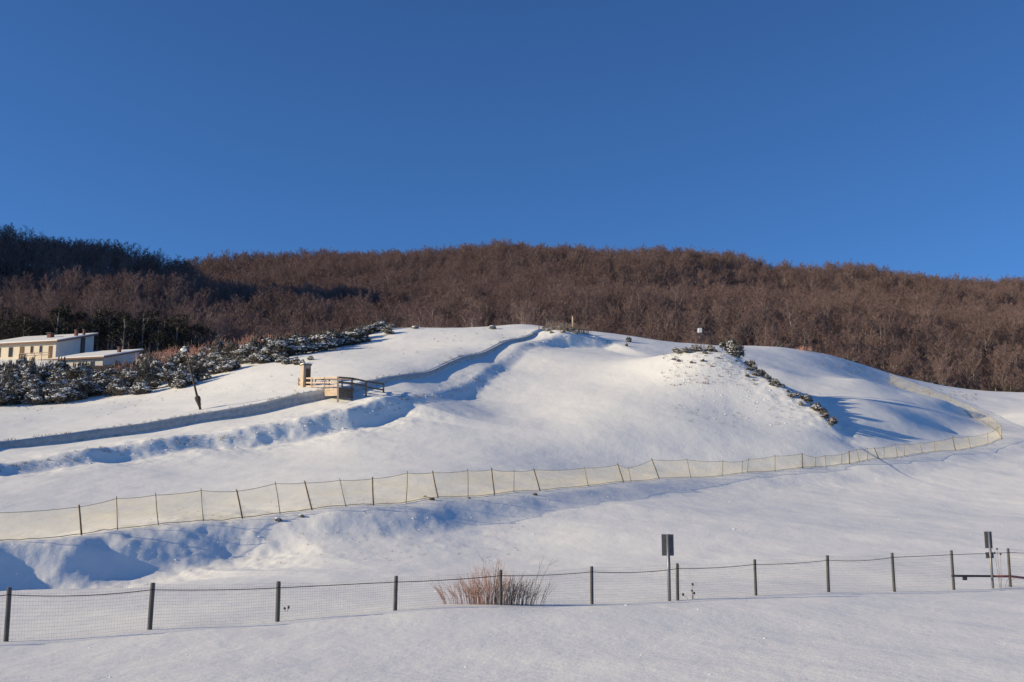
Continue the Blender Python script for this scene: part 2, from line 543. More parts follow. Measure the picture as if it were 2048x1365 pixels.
M = {
    'snow': snow_material(),
    'floor': floor_material(),
    'bark': rand_mat('beech_bark', (.24, .205, .185), (.42, .37, .335)),
    'cut_shade': mat('cut_shade_grey', (.50, .50, .51), .9, (2.6, (.36, .35, .33), .8), (9., .5, .03)),  # grey that puts shade into the face of the snow cut
    'palebark': mat('pale_bark', (.40, .36, .32), .85, (1.2, (.28, .25, .22), .8)),
    'twig': rand_mat('beech_twigs', (.165, .110, .103), (.26, .180, .168)),
    'needle': rand_mat('pine_needles', (.105, .096, .080), (.185, .162, .136)),
    'firneedle': rand_mat('fir_needles', (.036, .035, .029), (.064, .056, .046)),
    'frost': mat('clinging_snow', (.82, .82, .82), .7),
    'redtwig': mat('shrub_twigs', (.46, .245, .195), .8, (3., (.31, .18, .145), .8)),
    'greytwig': mat('grey_twigs', (.20, .16, .14), .8),
    'straw': mat('dry_grass', (.22, .17, .10), .9, (1.3, (.12, .10, .07), 1.)),
    'post': mat('weathered_post', (.085, .082, .080), .8, (6., (.13, .12, .11), .8), (40., .4, .01)),
    'wire': mat('galvanised_wire', (.16, .16, .16), .5, metallic=.6),
    'cable': mat('dark_cable', (.05, .045, .05), .6),
    'steel': mat('sign_back_grey', (.10, .10, .115), .5, (5., (.13, .13, .14), .6), spec=.4),
    'pole': mat('galvanised_pole', (.20, .20, .21), .45, metallic=.5),
    'red': mat('red_paint', (.34, .12, .11), .5, (4., (.30, .08, .07), .6)),
    'pole_wood': mat('net_pole_wood', (.14, .10, .06), .8, (5., (.22, .16, .09), .7)),
    'pole_thin': mat('net_pole_pale', (.26, .21, .13), .7),
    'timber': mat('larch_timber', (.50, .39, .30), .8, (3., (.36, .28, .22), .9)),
    'timber_d': mat('dark_and_shaded_timber', (.17, .13, .10), .8, (3., (.11, .09, .08), .8)),  # dark timber; also paints shade on the platform's sunless side
    'stone': mat('limestone', (.20, .185, .165), .9, (2., (.16, .15, .13), .9), (9., .6, .05)),
    'earth': mat('bare_earth', (.13, .10, .07), .95, (2., (.20, .16, .11), .8)),
    'plaster': mat('cream_plaster', (.80, .70, .55), .9, (.6, (.72, .62, .48), .6)),
    'plaster_w': mat('white_plaster', (.62, .60, .56), .9, (.6, (.54, .52, .49), .6)),
    'fascia': mat('brown_fascia', (.22, .12, .09), .7),
    'brown': mat('brown_shutter', (.16, .09, .045), .7),
    'brick': mat('chimney_brick', (.22, .10, .08), .9, (6., (.15, .08, .07), .8)),
    'cap': mat('chimney_cap', (.10, .09, .09), .8),
    'glass': mat('window_glass', (.03, .035, .04), .1, spec=.6),
    'white': mat('white_enamel', (.85, .85, .84), .35),
    'dark': mat('dark_metal', (.05, .05, .055), .5),
    'darkbrown': mat('dark_brown_post', (.075, .06, .05), .8),
}


def net_material():
    m = bpy.data.materials.new('pale_net'); m.use_nodes = True
    nt = m.node_tree; nt.nodes.clear()
    out = nt.nodes.new('ShaderNodeOutputMaterial')
    tr = nt.nodes.new('ShaderNodeBsdfTransparent')
    df = nt.nodes.new('ShaderNodeBsdfDiffuse'); df.inputs['Color'].default_value = (.88, .73, .32, 1)
    tl = nt.nodes.new('ShaderNodeBsdfTranslucent'); tl.inputs['Color'].default_value = (.88, .73, .32, 1)
    a = nt.nodes.new('ShaderNodeMixShader'); a.inputs[0].default_value = .5
    nt.links.new(df.outputs[0], a.inputs[1]); nt.links.new(tl.outputs[0], a.inputs[2])
    # weave is denser along slack folds and bands
    g = nt.nodes.new('ShaderNodeNewGeometry')
    n = nt.nodes.new('ShaderNodeTexNoise'); n.inputs['Scale'].default_value = .9; n.inputs['Detail'].default_value = 3
    mp = nt.nodes.new('ShaderNodeMapping'); mp.inputs['Scale'].default_value = (.35, .35, 2.5)
    nt.links.new(g.outputs['Position'], mp.inputs['Vector']); nt.links.new(mp.outputs[0], n.inputs['Vector'])
    r = nt.nodes.new('ShaderNodeMapRange'); r.inputs[1].default_value = .3; r.inputs[2].default_value = .7
    r.inputs[3].default_value = .11; r.inputs[4].default_value = .28
    nt.links.new(n.outputs['Fac'], r.inputs[0])
    x = nt.nodes.new('ShaderNodeMixShader')
    nt.links.new(r.outputs[0], x.inputs[0]); nt.links.new(tr.outputs[0], x.inputs[1]); nt.links.new(a.outputs[0], x.inputs[2])
    nt.links.new(x.outputs[0], out.inputs['Surface'])
    return m


M['net'] = net_material()


# ------------------------------------------------------------------ ground sheets
def polar_sheet(name, zfun, y0, y1, nr, nc, t0, t1, off, material):
    if isinstance(nr, list):
        ys = np.concatenate([np.exp(np.linspace(math.log(a + off), math.log(b + off), n, endpoint=False)) - off for a, b, n in nr]); nr = len(ys)
    else:
        ys = np.exp(np.linspace(math.log(y0 + off), math.log(y1 + off), nr)) - off
    ts = np.linspace(t0, t1, nc)
    Yg, Tg = np.meshgrid(ys, ts, indexing='ij')
    Xg = Tg * (Yg + off)
    Z = zfun(Xg, Yg)
    v = np.c_[Xg.ravel(), Yg.ravel(), Z.ravel()]
    i = np.arange(nr * nc).reshape(nr, nc)
    f = np.c_[i[:-1, :-1].ravel(), i[:-1, 1:].ravel(), i[1:, 1:].ravel(), i[1:, :-1].ravel()]
    me = mesh_np(name, v, f, True)
    me.materials.append(material)
    return link(name, me)


tag(polar_sheet('snow_ground', lambda x, y: G.z(x, y), -6.5, 262, [(-6.5, 42, 190), (42, 75, 120), (75, 88, 40), (88, 170, 360), (170, 262, 70)], 860, -.66, .66, 10.0, M['snow']), kind='structure')
tag(polar_sheet('forest_hill', fz, 176, 1100, 120, 220, -1.1, .9, 10.0, M['floor']), kind='structure')


# ------------------------------------------------------------------ trees
def beech(seed, h=12.0):
    """Bare broadleaf tree: (trunk+limbs, twig crown) at height h."""
    r = random.Random(seed)
    tr, cr = MB(), MB()
    lean = Vector((r.uniform(-.04, .04), r.uniform(-.04, .04), 1))
    pts = [Vector((0, 0, -.6))]; n = 6
    for i in range(1, n + 1):
        pts.append(Vector((lean.x * i * h / n + r.uniform(-.12, .12), lean.y * i * h / n + r.uniform(-.12, .12), h * .86 * i / n)))
    rad = [.20 * (1 - .88 * i / n) + .012 for i in range(n + 1)]
    tr.tube(pts, rad, 6)

    def along(ps, t):
        f = t * (len(ps) - 1); i = min(int(f), len(ps) - 2)
        return ps[i].lerp(ps[i + 1], f - i)

    def twig(p, d, L, w):
        d = d.normalized()
        s = d.cross(Vector((r.uniform(-1, 1), r.uniform(-1, 1), r.uniform(-1, 1))))
        if s.length < 1e-3: return
        s.normalize()
        b = len(cr.v)
        q = p + d * L
        cr.v += [tuple(p - s * w), tuple(p + s * w), tuple(q)]
        cr.f.append((b, b + 1, b + 2)); cr.m.append(0)

    nl = r.randint(13, 17)
    for i in range(nl):
        t = .34 + .64 * (i + r.random() * .6) / nl
        p = along(pts, t)
        az = i * 2.4 + r.uniform(-.5, .5)
        up = .18 + .85 * t + r.uniform(-.15, .2)
        d = Vector((math.cos(az), math.sin(az), up)).normalized()
        L = h * (.47 - .27 * t) * r.uniform(.8, 1.2) + .6
        lp = [p]; dd = d.copy()
        for k in range(4):
            dd = (dd + Vector((r.uniform(-.22, .22), r.uniform(-.22, .22), .16))).normalized()
            lp.append(lp[-1] + dd * L / 4)
        r0 = .11 * (1.15 - t)
        tr.tube(lp, [r0, r0 * .8, r0 * .6, r0 * .42, r0 * .2], 4, False)
        nb = 9
        for j in range(nb):
            tt = .15 + .85 * (j + r.random() * .5) / nb
            q = along(lp, min(tt, .99))
            bd = (dd * .5 + Vector((r.uniform(-1, 1), r.uniform(-1, 1), r.uniform(-.1, .9)))).normalized()
            BL = L * .42 * r.uniform(.6, 1.1) * (1.15 - .5 * tt)
            twig(q, bd, BL, .026)
            for k in range(26):
                e = q + bd * BL * r.uniform(.15, 1.0)
                td = (bd * .6 + Vector((r.uniform(-1, 1), r.uniform(-1, 1), r.uniform(-.35, .95)))).normalized()
                twig(e, td, r.uniform(.35, .85), r.uniform(.011, .022))
    return tr, cr


BEECH = []
for s in range(6):
    t, c = beech(100 + s, 12.0)
    BEECH.append((t, c, t.mesh('trunk', [M['bark']]), c.mesh('crown', [M['twig']])))


def conifer(seed, h=9.0):
    r = random.Random(seed)
    tr, cr = MB(), MB()
    tr.tube([(0, 0, -.5), (0, 0, h * .5), (0, 0, h * .97)], [.16, .09, .02], 6)
    for i in range(46):
        t = (i + r.random()) / 46
        z = h * (.06 + .92 * t)
        R = h * .30 * (1 - t) ** .75 * r.uniform(.65, 1.2) + .1
        az = i * 2.4 + r.uniform(-.4, .4)
        tip = Vector((math.cos(az) * R, math.sin(az) * R, z - R * .25))
        b0 = Vector((0, 0, z))
        for k in range(38):
            q = b0.lerp(tip, r.uniform(.1, 1)) + Vector((r.uniform(-.2, .2), r.uniform(-.2, .2), r.uniform(-.15, .15)))
            d = (tip - b0).normalized() * .5 + Vector((r.uniform(-.6, .6), r.uniform(-.6, .6), r.uniform(-.5, .35)))
            d = d.normalized() * r.uniform(.28, .6)
            s = d.cross(Vector((r.uniform(-1, 1), r.uniform(-1, 1), r.uniform(-1, 1))))
            if s.length < 1e-3: continue
            s = s.normalized() * r.uniform(.06, .13)
            b = len(cr.v)
            cr.v += [tuple(q - s), tuple(q + s), tuple(q + d)]; cr.f.append((b, b + 1, b + 2)); cr.m.append(0)
    return tr.mesh('trunk', [M['bark']]), cr.mesh('crown', [M['firneedle']])


def dark_pine(seed, h=9.0):
    """Broad-crowned pine: bare lower stem, ragged rounded crown of needle sprays."""
    r = random.Random(seed)
    tr, cr = MB(), MB()
    tr.tube([(0, 0, -.5), (.1, 0, h * .5), (0, .1, h * .93)], [.17, .11, .03], 6)
    lobes = [(Vector((r.uniform(-.2, .2) * h, r.uniform(-.2, .2) * h, h * r.uniform(.22, .86))), h * r.uniform(.10, .19)) for _ in range(13)] + [(Vector((0, 0, h * .88)), h * .11)]
    for c, R_ in lobes:
        tr.tube([(0, 0, max(.3, c.z - R_ * 1.2)), tuple(c)], [.05, .02], 4, False)
        for k in range(95):
            n = Vector((r.gauss(0, 1), r.gauss(0, 1), r.gauss(.1, .8))).normalized()
            q = c + Vector((n.x, n.y, n.z * .75)) * R_ * r.uniform(.5, 1.1)
            d = (n + Vector((r.uniform(-.7, .7), r.uniform(-.7, .7), r.uniform(-.2, .7)))).normalized() * r.uniform(.3, .6)
            s_ = d.cross(Vector((r.uniform(-1, 1), r.uniform(-1, 1), r.uniform(-1, 1))))
            if s_.length < 1e-3: continue
            s_ = s_.normalized() * r.uniform(.06, .13)
            b = len(cr.v); cr.v += [tuple(q - s_), tuple(q + s_), tuple(q + d)]; cr.f.append((b, b + 1, b + 2)); cr.m.append(0)
    return tr.mesh('trunk', [M['bark']]), cr.mesh('crown', [M['firneedle']])


DARK_PINE = [dark_pine(330 + s) for s in range(4)]
CONIFER = [conifer(300 + s) for s in range(3)]

# forest points
SP = 4.1
pts = []
for j in range(int((690 - 208) / SP)):
    Y0 = 208 + j * SP
    half = .60 * Y0 + 12
    for i in range(int(2 * half / SP)):
        x = -half + (i + .5 * (j % 2)) * SP + nrng.uniform(-1.8, 1.8)
        y = Y0 + nrng.uniform(-1.8, 1.8)
        pts.append((x, y))
pts = np.array(pts)
zf = fz(pts[:, 0], pts[:, 1])
zs = np.full(len(pts), -99.0)
inr = pts[:, 1] < 260
zs[inr] = G.z(pts[inr, 0], pts[inr, 1])
keep = zf > zs - .2
# clearing round the houses
keep &= ~((pts[:, 0] < -52) & (pts[:, 1] < 224))
# nothing behind the ridges
rid = np.where(pts[:, 0] / pts[:, 1] < -.31, 440, 660)
keep &= (pts[:, 1] < rid) | (pts[:, 0] / pts[:, 1] > -.33)
pts = pts[keep]; zf = zf[keep]
pts = np.c_[pts, zf - .15]
size = nrng.uniform(.58, .98, len(pts)) * np.where(nrng.random(len(pts)) < .06, 1.15, 1)
rotz = nrng.uniform(0, 6.283, len(pts))
var = nrng.integers(0, len(BEECH), len(pts))

order = np.argsort(pts[:, 1] + np.abs(pts[:, 0]) * .02)
in_view = np.abs(pts[:, 0] / pts[:, 1]) < .475
near = [k for k in order if in_view[k]][:230]
near_set = set(near)


EDGE = [(-.43, 'behind the left end of the long house'), (-.385, 'behind the chimneys of the long house'), (-.34, 'behind the outbuilding'), (-.295, 'above the lamp post'), (-.24, 'above the pine thicket'),
        (-.19, 'above the timber cabin'), (-.13, 'left of the white crest boulder'), (-.07, 'behind the rounded crest'), (-.02, 'behind the snow-capped crest boulder'), (.03, 'behind the crest barrier'),
        (.08, 'behind the tall pale post'), (.13, 'behind the saddle'), (.19, 'behind the white box mast'), (.25, 'right of the white box mast'), (.31, 'above the red crest shrub'), (.37, 'above the top of the net'), (.42, 'above the bend of the net'), (9, 'at the right picture edge')]


def edge_words(x, y):
    t = x / y
    return next(w for c, w in EDGE if t < c)


for k in near:
    x, y, z = map(float, pts[k])
    w = edge_words(x, y)
    o = thing('beech_tree', (x, y, z), 'bare brown tree in the wood\'s front ' + w, 'tree', 'bare trees ' + w, float(rotz[k]), float(size[k]))
    _, _, tm, cm = BEECH[int(var[k])]
    link('trunk', tm, o); link('crown', cm, o)

def tall_beech(seed):
    r = random.Random(seed)
    t, c = beech(seed, 12.0)
    tr = MB()
    tr.tube([(0, 0, -.8), (r.uniform(-.15, .15), 0, 3.2), (r.uniform(-.2, .2), .1, 6.5), (0, 0, 10.2)], [.30, .25, .17, .05], 8)
    tr.add(t.v, t.f)
    hi = MB()
    for f in c.f:
        if c.v[f[0]][2] > 4.6:
            n_ = len(hi.v); hi.v += [c.v[i_] for i_ in f]; hi.f.append((n_, n_ + 1, n_ + 2)); hi.m.append(0)
    return tr.mesh('trunk', [M['palebark']]), hi.mesh('crown', [M['twig']])


for i_, (u_, Y_, s_, lab_) in enumerate([(836, 199, .85, 'pale-trunked bare tree above the left end of the rounded crest'), (944, 201, .95, 'bare tree with a straight grey trunk behind the middle of the rounded crest'),
                                        (1048, 200, 1.0, 'tall bare tree with a pale trunk left of the crest barrier'), (1093, 202, .95, 'bare tree with a grey trunk directly behind the crest barrier'),
                                        (872, 203, .9, 'thin bare tree between two pale-trunked trees on the crest'), (1290, 212, .8, 'bare tree with a pale trunk behind the saddle'), (640, 206, .8, 'slim bare tree standing above the frosted shrub line')]):
    t_ = ray(u_, 640)[0]
    z_ = max(float(fz(np.array([t_ * Y_]), np.array([float(Y_)]))[0]), gz(t_ * Y_, float(Y_)))
    o = thing('beech_tree', (t_ * Y_, Y_, z_ - .1), lab_, 'tree', None, i_ * 1.3, s_)
    a_, b_ = tall_beech(900 + i_)
    link('trunk', a_, o); link('crown', b_, o)

# the far wood as one mass: points that carry tree instances
rest = np.array([k for k in range(len(pts)) if k not in near_set])
src = bpy.data.collections.new('wood_sources')
for i, (t, c, tm, cm) in enumerate(BEECH):
    j = MB(); j.add(t.v, t.f, 0); j.add(c.v, c.f, 1)
    src.objects.link(bpy.data.objects.new('wood_source_%d' % i, j.mesh('wood_tree', [M['bark'], M['twig']])))
fm = bpy.data.meshes.new('bare_wood')
fm.vertices.add(len(rest)); fm.vertices.foreach_set('co', pts[rest].astype(np.float32).ravel())
for nm, tp, data in (('tsize', 'FLOAT', size[rest].astype(np.float32)), ('trot', 'FLOAT', rotz[rest].astype(np.float32)), ('tvar', 'INT', var[rest].astype(np.int32))):
    at = fm.attributes.new(nm, tp, 'POINT'); at.data.foreach_set('value', data)
fm.materials.append(M['twig'])
wood = link('bare_wood', fm)
tag(wood, 'far brown leafless wood covering the hills under the sky', 'wood', kind='stuff')
ng = bpy.data.node_groups.new('wood', 'GeometryNodeTree')
ng.interface.new_socket('Geometry', in_out='INPUT', socket_type='NodeSocketGeometry')
ng.interface.new_socket('Geometry', in_out='OUTPUT', socket_type='NodeSocketGeometry')
gi = ng.nodes.new('NodeGroupInput'); go = ng.nodes.new('NodeGroupOutput')
ci = ng.nodes.new('GeometryNodeCollectionInfo'); ci.inputs[0].default_value = src
ci.inputs['Separate Children'].default_value = True; ci.inputs['Reset Children'].default_value = True
ip = ng.nodes.new('GeometryNodeInstanceOnPoints'); ip.inputs['Pick Instance'].default_value = True


def attr(nm, tp):
    n = ng.nodes.new('GeometryNodeInputNamedAttribute'); n.data_type = tp; n.inputs['Name'].default_value = nm
    return next(s for s in n.outputs if s.enabled and s.name == 'Attribute')


cx = ng.nodes.new('ShaderNodeCombineXYZ')
ng.links.new(attr('trot', 'FLOAT'), cx.inputs['Z'])
ng.links.new(gi.outputs[0], ip.inputs['Points'])
ng.links.new(ci.outputs[0], ip.inputs['Instance'])
ng.links.new(attr('tvar', 'INT'), ip.inputs['Instance Index'])
ng.links.new(cx.outputs[0], ip.inputs['Rotation'])
ng.links.new(attr('tsize', 'FLOAT'), ip.inputs['Scale'])
ng.links.new(ip.outputs[0], go.inputs[0])
wood.modifiers.new('wood', 'NODES').node_group = ng

# dark conifers along the foot of the wood: (u, Y, height scale, words)
def on_floor(u, Y):
    t = ray(u, 680)[0]
    x = t * Y
    z = float(fz(np.array([x]), np.array([Y]))[0])
    if Y < 260:
        z = max(z, gz(x, Y))
    return (x, Y, z)


fir = []
for i in range(40):
    u_ = -60 + i * 11.5 + rng.uniform(-5, 5)
    w_ = 'behind the left part of the long house' if u_ < 60 else 'behind the chimneys of the long house' if u_ < 175 else 'behind the outbuilding' if u_ < 290 else 'right of the outbuilding'
    r_ = i % 3
    fir.append((u_, (214, 224, 236)[r_] + rng.uniform(-3, 3), rng.uniform(.7, 1.1), 'dark evergreen in the %s row of pines %s' % (('front', 'middle', 'back')[r_], w_), 'dark evergreens behind the houses'))
for u, Y, s in [(880, 224, .55), (900, 230, .7), (925, 222, .5), (950, 228, .6)]:
    fir.append((u, Y, s, 'low dark evergreen behind the rounded snow crest', 'dark evergreens behind the rounded crest'))
fir.append((1352, 226, 1.05, 'dark pointed fir left of the white box mast', None))
for u, Y, s in [(1570, 222, .6), (1590, 226, .55)]:
    fir.append((u, Y, s, 'small dark evergreen peeping over the crest right of the mast', 'dark evergreens right of the mast'))
for i in range(13):
    fir.append((1800 + i * 21 + rng.uniform(-6, 6), rng.uniform(218, 236), rng.uniform(.55, .9), 'dark evergreen at the foot of the wood behind the yellow net', 'dark evergreens behind the yellow net'))
for i, (u, Y, s, lab, grp) in enumerate(fir):
    pointed = 'fir' in lab
    o = thing('fir_tree' if pointed else 'pine_tree', on_floor(u, Y), lab, 'tree', grp, rng.uniform(0, 6), s)
    tm, cm = CONIFER[i % 3] if pointed else DARK_PINE[i % 4]
    link('trunk', tm, o); link('crown', cm, o)


# ------------------------------------------------------------------ shrubs
def pine_shrub(seed, frost=.5):
    """Low mountain pine, about 2 m across: stems, needle sprays with upright leaders, snow lying in patches on the sprays."""
    r = random.Random(seed)
    st, fo, sn = MB(), MB(), MB()
    lobes = []
    for i_ in range(11):
        a_ = r.uniform(0, 6.283); q_ = r.uniform(0, .85)
        lobes.append((Vector((math.cos(a_) * q_, math.sin(a_) * q_, r.uniform(.15, .95) * (1.15 - .6 * q_))), r.uniform(.2, .46), r.choice((.05, .35, .8, 1.0)) * frost * 1.6))

    def spray(q, d, n_, l0, l1):
        for _ in range(n_):
            e = (d + Vector((r.uniform(-.55, .55), r.uniform(-.55, .55), r.uniform(-.3, .4)))).normalized() * r.uniform(l0, l1)
            s = e.cross(Vector((r.uniform(-1, 1), r.uniform(-1, 1), r.uniform(-1, 1))))
            if s.length < 1e-4: continue
            s = s.normalized() * r.uniform(.025, .05)
            b = len(fo.v)
            fo.v += [tuple(q - s), tuple(q + s), tuple(q + e)]; fo.f.append((b, b + 1, b + 2)); fo.m.append(0)
    for c, R_, pf in lobes:
        st.tube([(0, 0, -.2), tuple(c * .5 + Vector((0, 0, .05))), tuple(c + Vector((0, 0, R_ * .5)))], [.05, .035, .015], 4)
        for k in range(78):
            n = Vector((r.gauss(0, 1), r.gauss(0, 1), r.gauss(.2, .9))).normalized()
            q = c + Vector((n.x * 1.2, n.y * 1.2, n.z * .8)) * R_ * r.uniform(.55, 1.1)
            if q.z < 0: continue
            spray(q, (n + Vector((0, 0, .6))).normalized(), 3, .12, .26)
            if n.z > -.05 and r.random() < pf:
                sn.blob(q + Vector((0, 0, .07)) + n * .04, r.uniform(.035, .10), (1.5, 1.5, .5), .35, r, 1)
        for k in range(4):                                   # upright leaders
            p = c + Vector((r.uniform(-.8, .8) * R_, r.uniform(-.8, .8) * R_, R_ * .5)); L_ = r.uniform(.2, .5)
            st.tube([tuple(p), tuple(p + Vector((0, 0, L_)))], [.014, .006], 3, False)
            for z_ in range(4):
                spray(p + Vector((0, 0, L_ * (z_ + 1) / 4)), Vector((0, 0, 1)), 3, .1, .2)
    return st.mesh('stems', [M['bark']]), fo.mesh('foliage', [M['needle']]), sn.mesh('clinging_snow', [M['frost']])


SHRUB = [pine_shrub(500 + s, .6) for s in range(4)]
SHRUB_L = [pine_shrub(540 + s, .22) for s in range(3)]


def place_shrub(u, Y, s, lab, grp, k, light=False, sz=1.0, sink=.1):
    x, y, z = on_ground(u, Y)
    o = thing('pine_shrub', (x, y, z - sink), lab, 'shrub', grp, rng.uniform(0, 6.28), s)
    o.scale = (s * rng.uniform(.9, 1.2), s * rng.uniform(.9, 1.2), s * sz)
    src_ = (SHRUB_L if light else SHRUB)
    a, b, c = src_[k % len(src_)]
    link('stems', a, o); link('foliage', b, o); link('clinging_snow', c, o)['kind'] = 'stuff'
    return o


def twiggy(seed, n, spread, h0, h1, lean=.6, w=.012, mat_=None):
    r = random.Random(seed)
    mb = MB()
    for i in range(n):
        x = r.gauss(0, spread * .45); y = r.gauss(0, spread * .3)
        h = r.uniform(h0, h1) * (1 - .35 * min(1, abs(x) / spread))
        dx = x * lean / spread * h + r.uniform(-.12, .12) * h; dy = r.uniform(-.25, .25) * h
        p = [Vector((x, y, -.1)), Vector((x + dx * .4, y + dy * .4, h * .5)), Vector((x + dx, y + dy, h))]
        mb.tube(p, [w, w * .75, w * .35], 3, False)
        for j in range(3):
            q = p[1].lerp(p[2], r.random())
            e = q + Vector((r.uniform(-.2, .2), r.uniform(-.2, .2), r.uniform(.1, .3))) * h * .8
            mb.tube([q, e], [w * .6, w * .25], 3, False)
    return mb


def thicket_label(row, n, words_, cuts, u):
    rows_ = ['front', 'second', 'third', 'fourth', 'fifth', 'sixth'][:n]
    rows_[-1] = 'back'
    return 'frosted pine shrub in the %s row of the thicket, %s' % (rows_[row], words_[sum(u > c for c in cuts)])


k = 0
# belt 1: below the houses; belt 2: behind the lamp; belt 3: up the slope to the crest
for row, (Y, v_n) in enumerate([(138, 11), (143, 12), (149, 12), (156, 12), (164, 12), (172, 10)]):
    for i in range(v_n):
        u = -40 + i * 23 + rng.uniform(-9, 9) + row * 2
        if row == 0 and u > 190: continue
        place_shrub(u, Y + rng.uniform(-2, 2), rng.uniform(1.15, 1.75), thicket_label(row, 6, ('at the left picture edge', 'below the long house', 'below the outbuilding', 'right of the outbuilding'), (25, 110, 200), u), 'pine thicket below the houses', k, k % 3 == 0, rng.uniform(.75, 1.5)); k += 1
for row, (Y, n) in enumerate([(138, 10), (145, 12), (152, 13), (160, 13), (170, 12)]):
    for i in range(n):
        u = 225 + i * 22 + row * 4 + rng.uniform(-8, 8)
        if row == 0 and u > 420: continue
        place_shrub(u, Y + rng.uniform(-2, 2), rng.uniform(.95, 1.5), thicket_label(row, 5, ('left of the lamp post', 'just left of the lamp head', 'right behind the lamp post', 'right of the lamp post'), (300, 355, 410), u), 'pine thicket behind the lamp post', k, k % 4 == 0, rng.uniform(.75, 1.7)); k += 1
for i in range(44):
    t = i / 43.
    u = 500 + 285 * t + rng.uniform(-12, 12)
    Yc = 150 + 17 * t
    place_shrub(u, Yc + rng.uniform(-5, 8) - (1 - t) * 3, rng.uniform(.6, 1.35) * (1.8 - .8 * t), ('white-frosted pine shrub %s left of the rounded crest' % ('low on the slope above the snowy gap', 'in the lower third of the shrub line', 'halfway up the shrub line', 'in the upper third of the shrub line', 'at the top of the shrub line')[min(4, int(t * 5))]), 'frosted shrubs climbing to the crest', k); k += 1
for i, (u, Y) in enumerate([(560, 143), (575, 139), (590, 137), (606, 136), (622, 140), (545, 146)]):
    place_shrub(u, Y, rng.uniform(.45, .8), 'low snow-laden shrub at the edge of the field above the timber platform', 'low shrubs above the timber platform', k); k += 1

for i, (u, Y, n, s) in enumerate([(300, 166, 90, 1.7), (330, 168, 90, 1.6), (315, 160, 80, 1.4), (500, 168, 80, 1.4), (540, 166, 80, 1.3), (440, 172, 90, 1.6), (285, 178, 90, 1.8), (350, 178, 90, 1.8), (395, 165, 80, 1.5), (470, 160, 70, 1.3), (585, 163, 70, 1.2), (250, 158, 70, 1.3)]):
    x, y, z = on_ground(u, Y)
    o = thing('bare_shrub', (x, y, z), 'reddish leafless shrub among the frosted pines behind the lamp post', 'shrub', 'leafless shrubs among the pines')
    twiggy(700 + i, n, s, 1.4, 2.8, .6, .03).build('twigs', M['redtwig'], o)

# shrubs on the right mound
for u, Y, s, sz, lab, light in [
        (1460, 133, 1.35, 1.3, 'tall dark shrub with a pointed top on the mound below the mast', True),
        (1476, 131.6, 1.1, 1.0, 'dark rounded shrub right of the pointed shrub on the mound', True),
        (1258, 163, .55, 1.0, 'small dark shrub alone on the saddle between crest and mound', True),
        (1254, 159, .35, 1.0, 'tiny dark tuft just below the lone saddle shrub', True)]:
    place_shrub(u, Y, s, lab, None, k, light, sz, .05); k += 1
for i, u in enumerate(range(1494, 1668, 10)):
    t = (u - 1480) / 170.
    Y = float(np.interp(u, [1480, 1540, 1600, 1650, 1690], [131.8, 125.6, 120.3, 115.0, 110.4]))
    place_shrub(u + rng.uniform(-3, 3), Y + rng.uniform(-1.8, .8), rng.choice((.25, .4, .55, .75)) * rng.uniform(.8, 1.1), 'low dark shrub in the row along the steep edge of the mound', 'shrub row on the mound edge', k, k % 2 == 0, 1.0, .05); k += 1
for i in range(26):
    u = rng.uniform(1488, 1662)
    Y = float(np.interp(u, [1480, 1540, 1600, 1650, 1690], [131.8, 125.6, 120.3, 115.0, 110.4])) - rng.uniform(.6, 3.6)
    place_shrub(u, Y, rng.uniform(.18, .42), 'small frosted scrub clump just below the shrub row on the mound edge', 'frosted scrub below the mound edge', k, False, .8, .04); k += 1
for i in range(16):
    u = rng.uniform(1340, 1520)
    place_shrub(u, float(np.interp(u, [1340, 1480, 1540], [133, 128.5, 123.5])) + rng.uniform(-4, 1.5), rng.uniform(.14, .3), 'tiny snow-laden tuft on the rough upper face of the mound', 'tiny tufts on the mound face', k, k % 2 == 0, .8, .03); k += 1
for i in range(15):
    u = 1352 + i * 6.2 + rng.uniform(-3, 3)
    place_shrub(u, 135 + rng.uniform(-2.2, 2.0) - abs(u - 1400) * .02, rng.uniform(.25, .75), 'small snow-dusted shrub at the foot of the white box mast', 'snow-dusted shrubs under the mast', k, False, .9, .05); k += 1
for u, Y, s, lab in [(1560, 185, .7, 'dark shrub on the skyline crest right of the mast'), (1690, 189, .6, 'flat dark shrub on the right-hand crest, left of a pair'), (1712, 190, .65, 'flat dark shrub on the right-hand crest, right of a pair'),
                     (1812, 194, .5, 'small dark shrub where the net meets the crest'), (1868, 196, .75, 'dark snow-capped shrub just beyond the net on the crest'), (1885, 197, .65, 'snow-capped shrub at the right end above the net')]:
    place_shrub(u, Y, s, lab, None, k, True, .6, .1); k += 1
x, y, z = on_ground(1608, 184)
o = thing('bare_shrub', (x, y, z), 'small red leafless shrub on the right-hand crest', 'shrub')
twiggy(750, 60, 1.3, .4, .9, .8, .025).build('twigs', M['redtwig'], o)

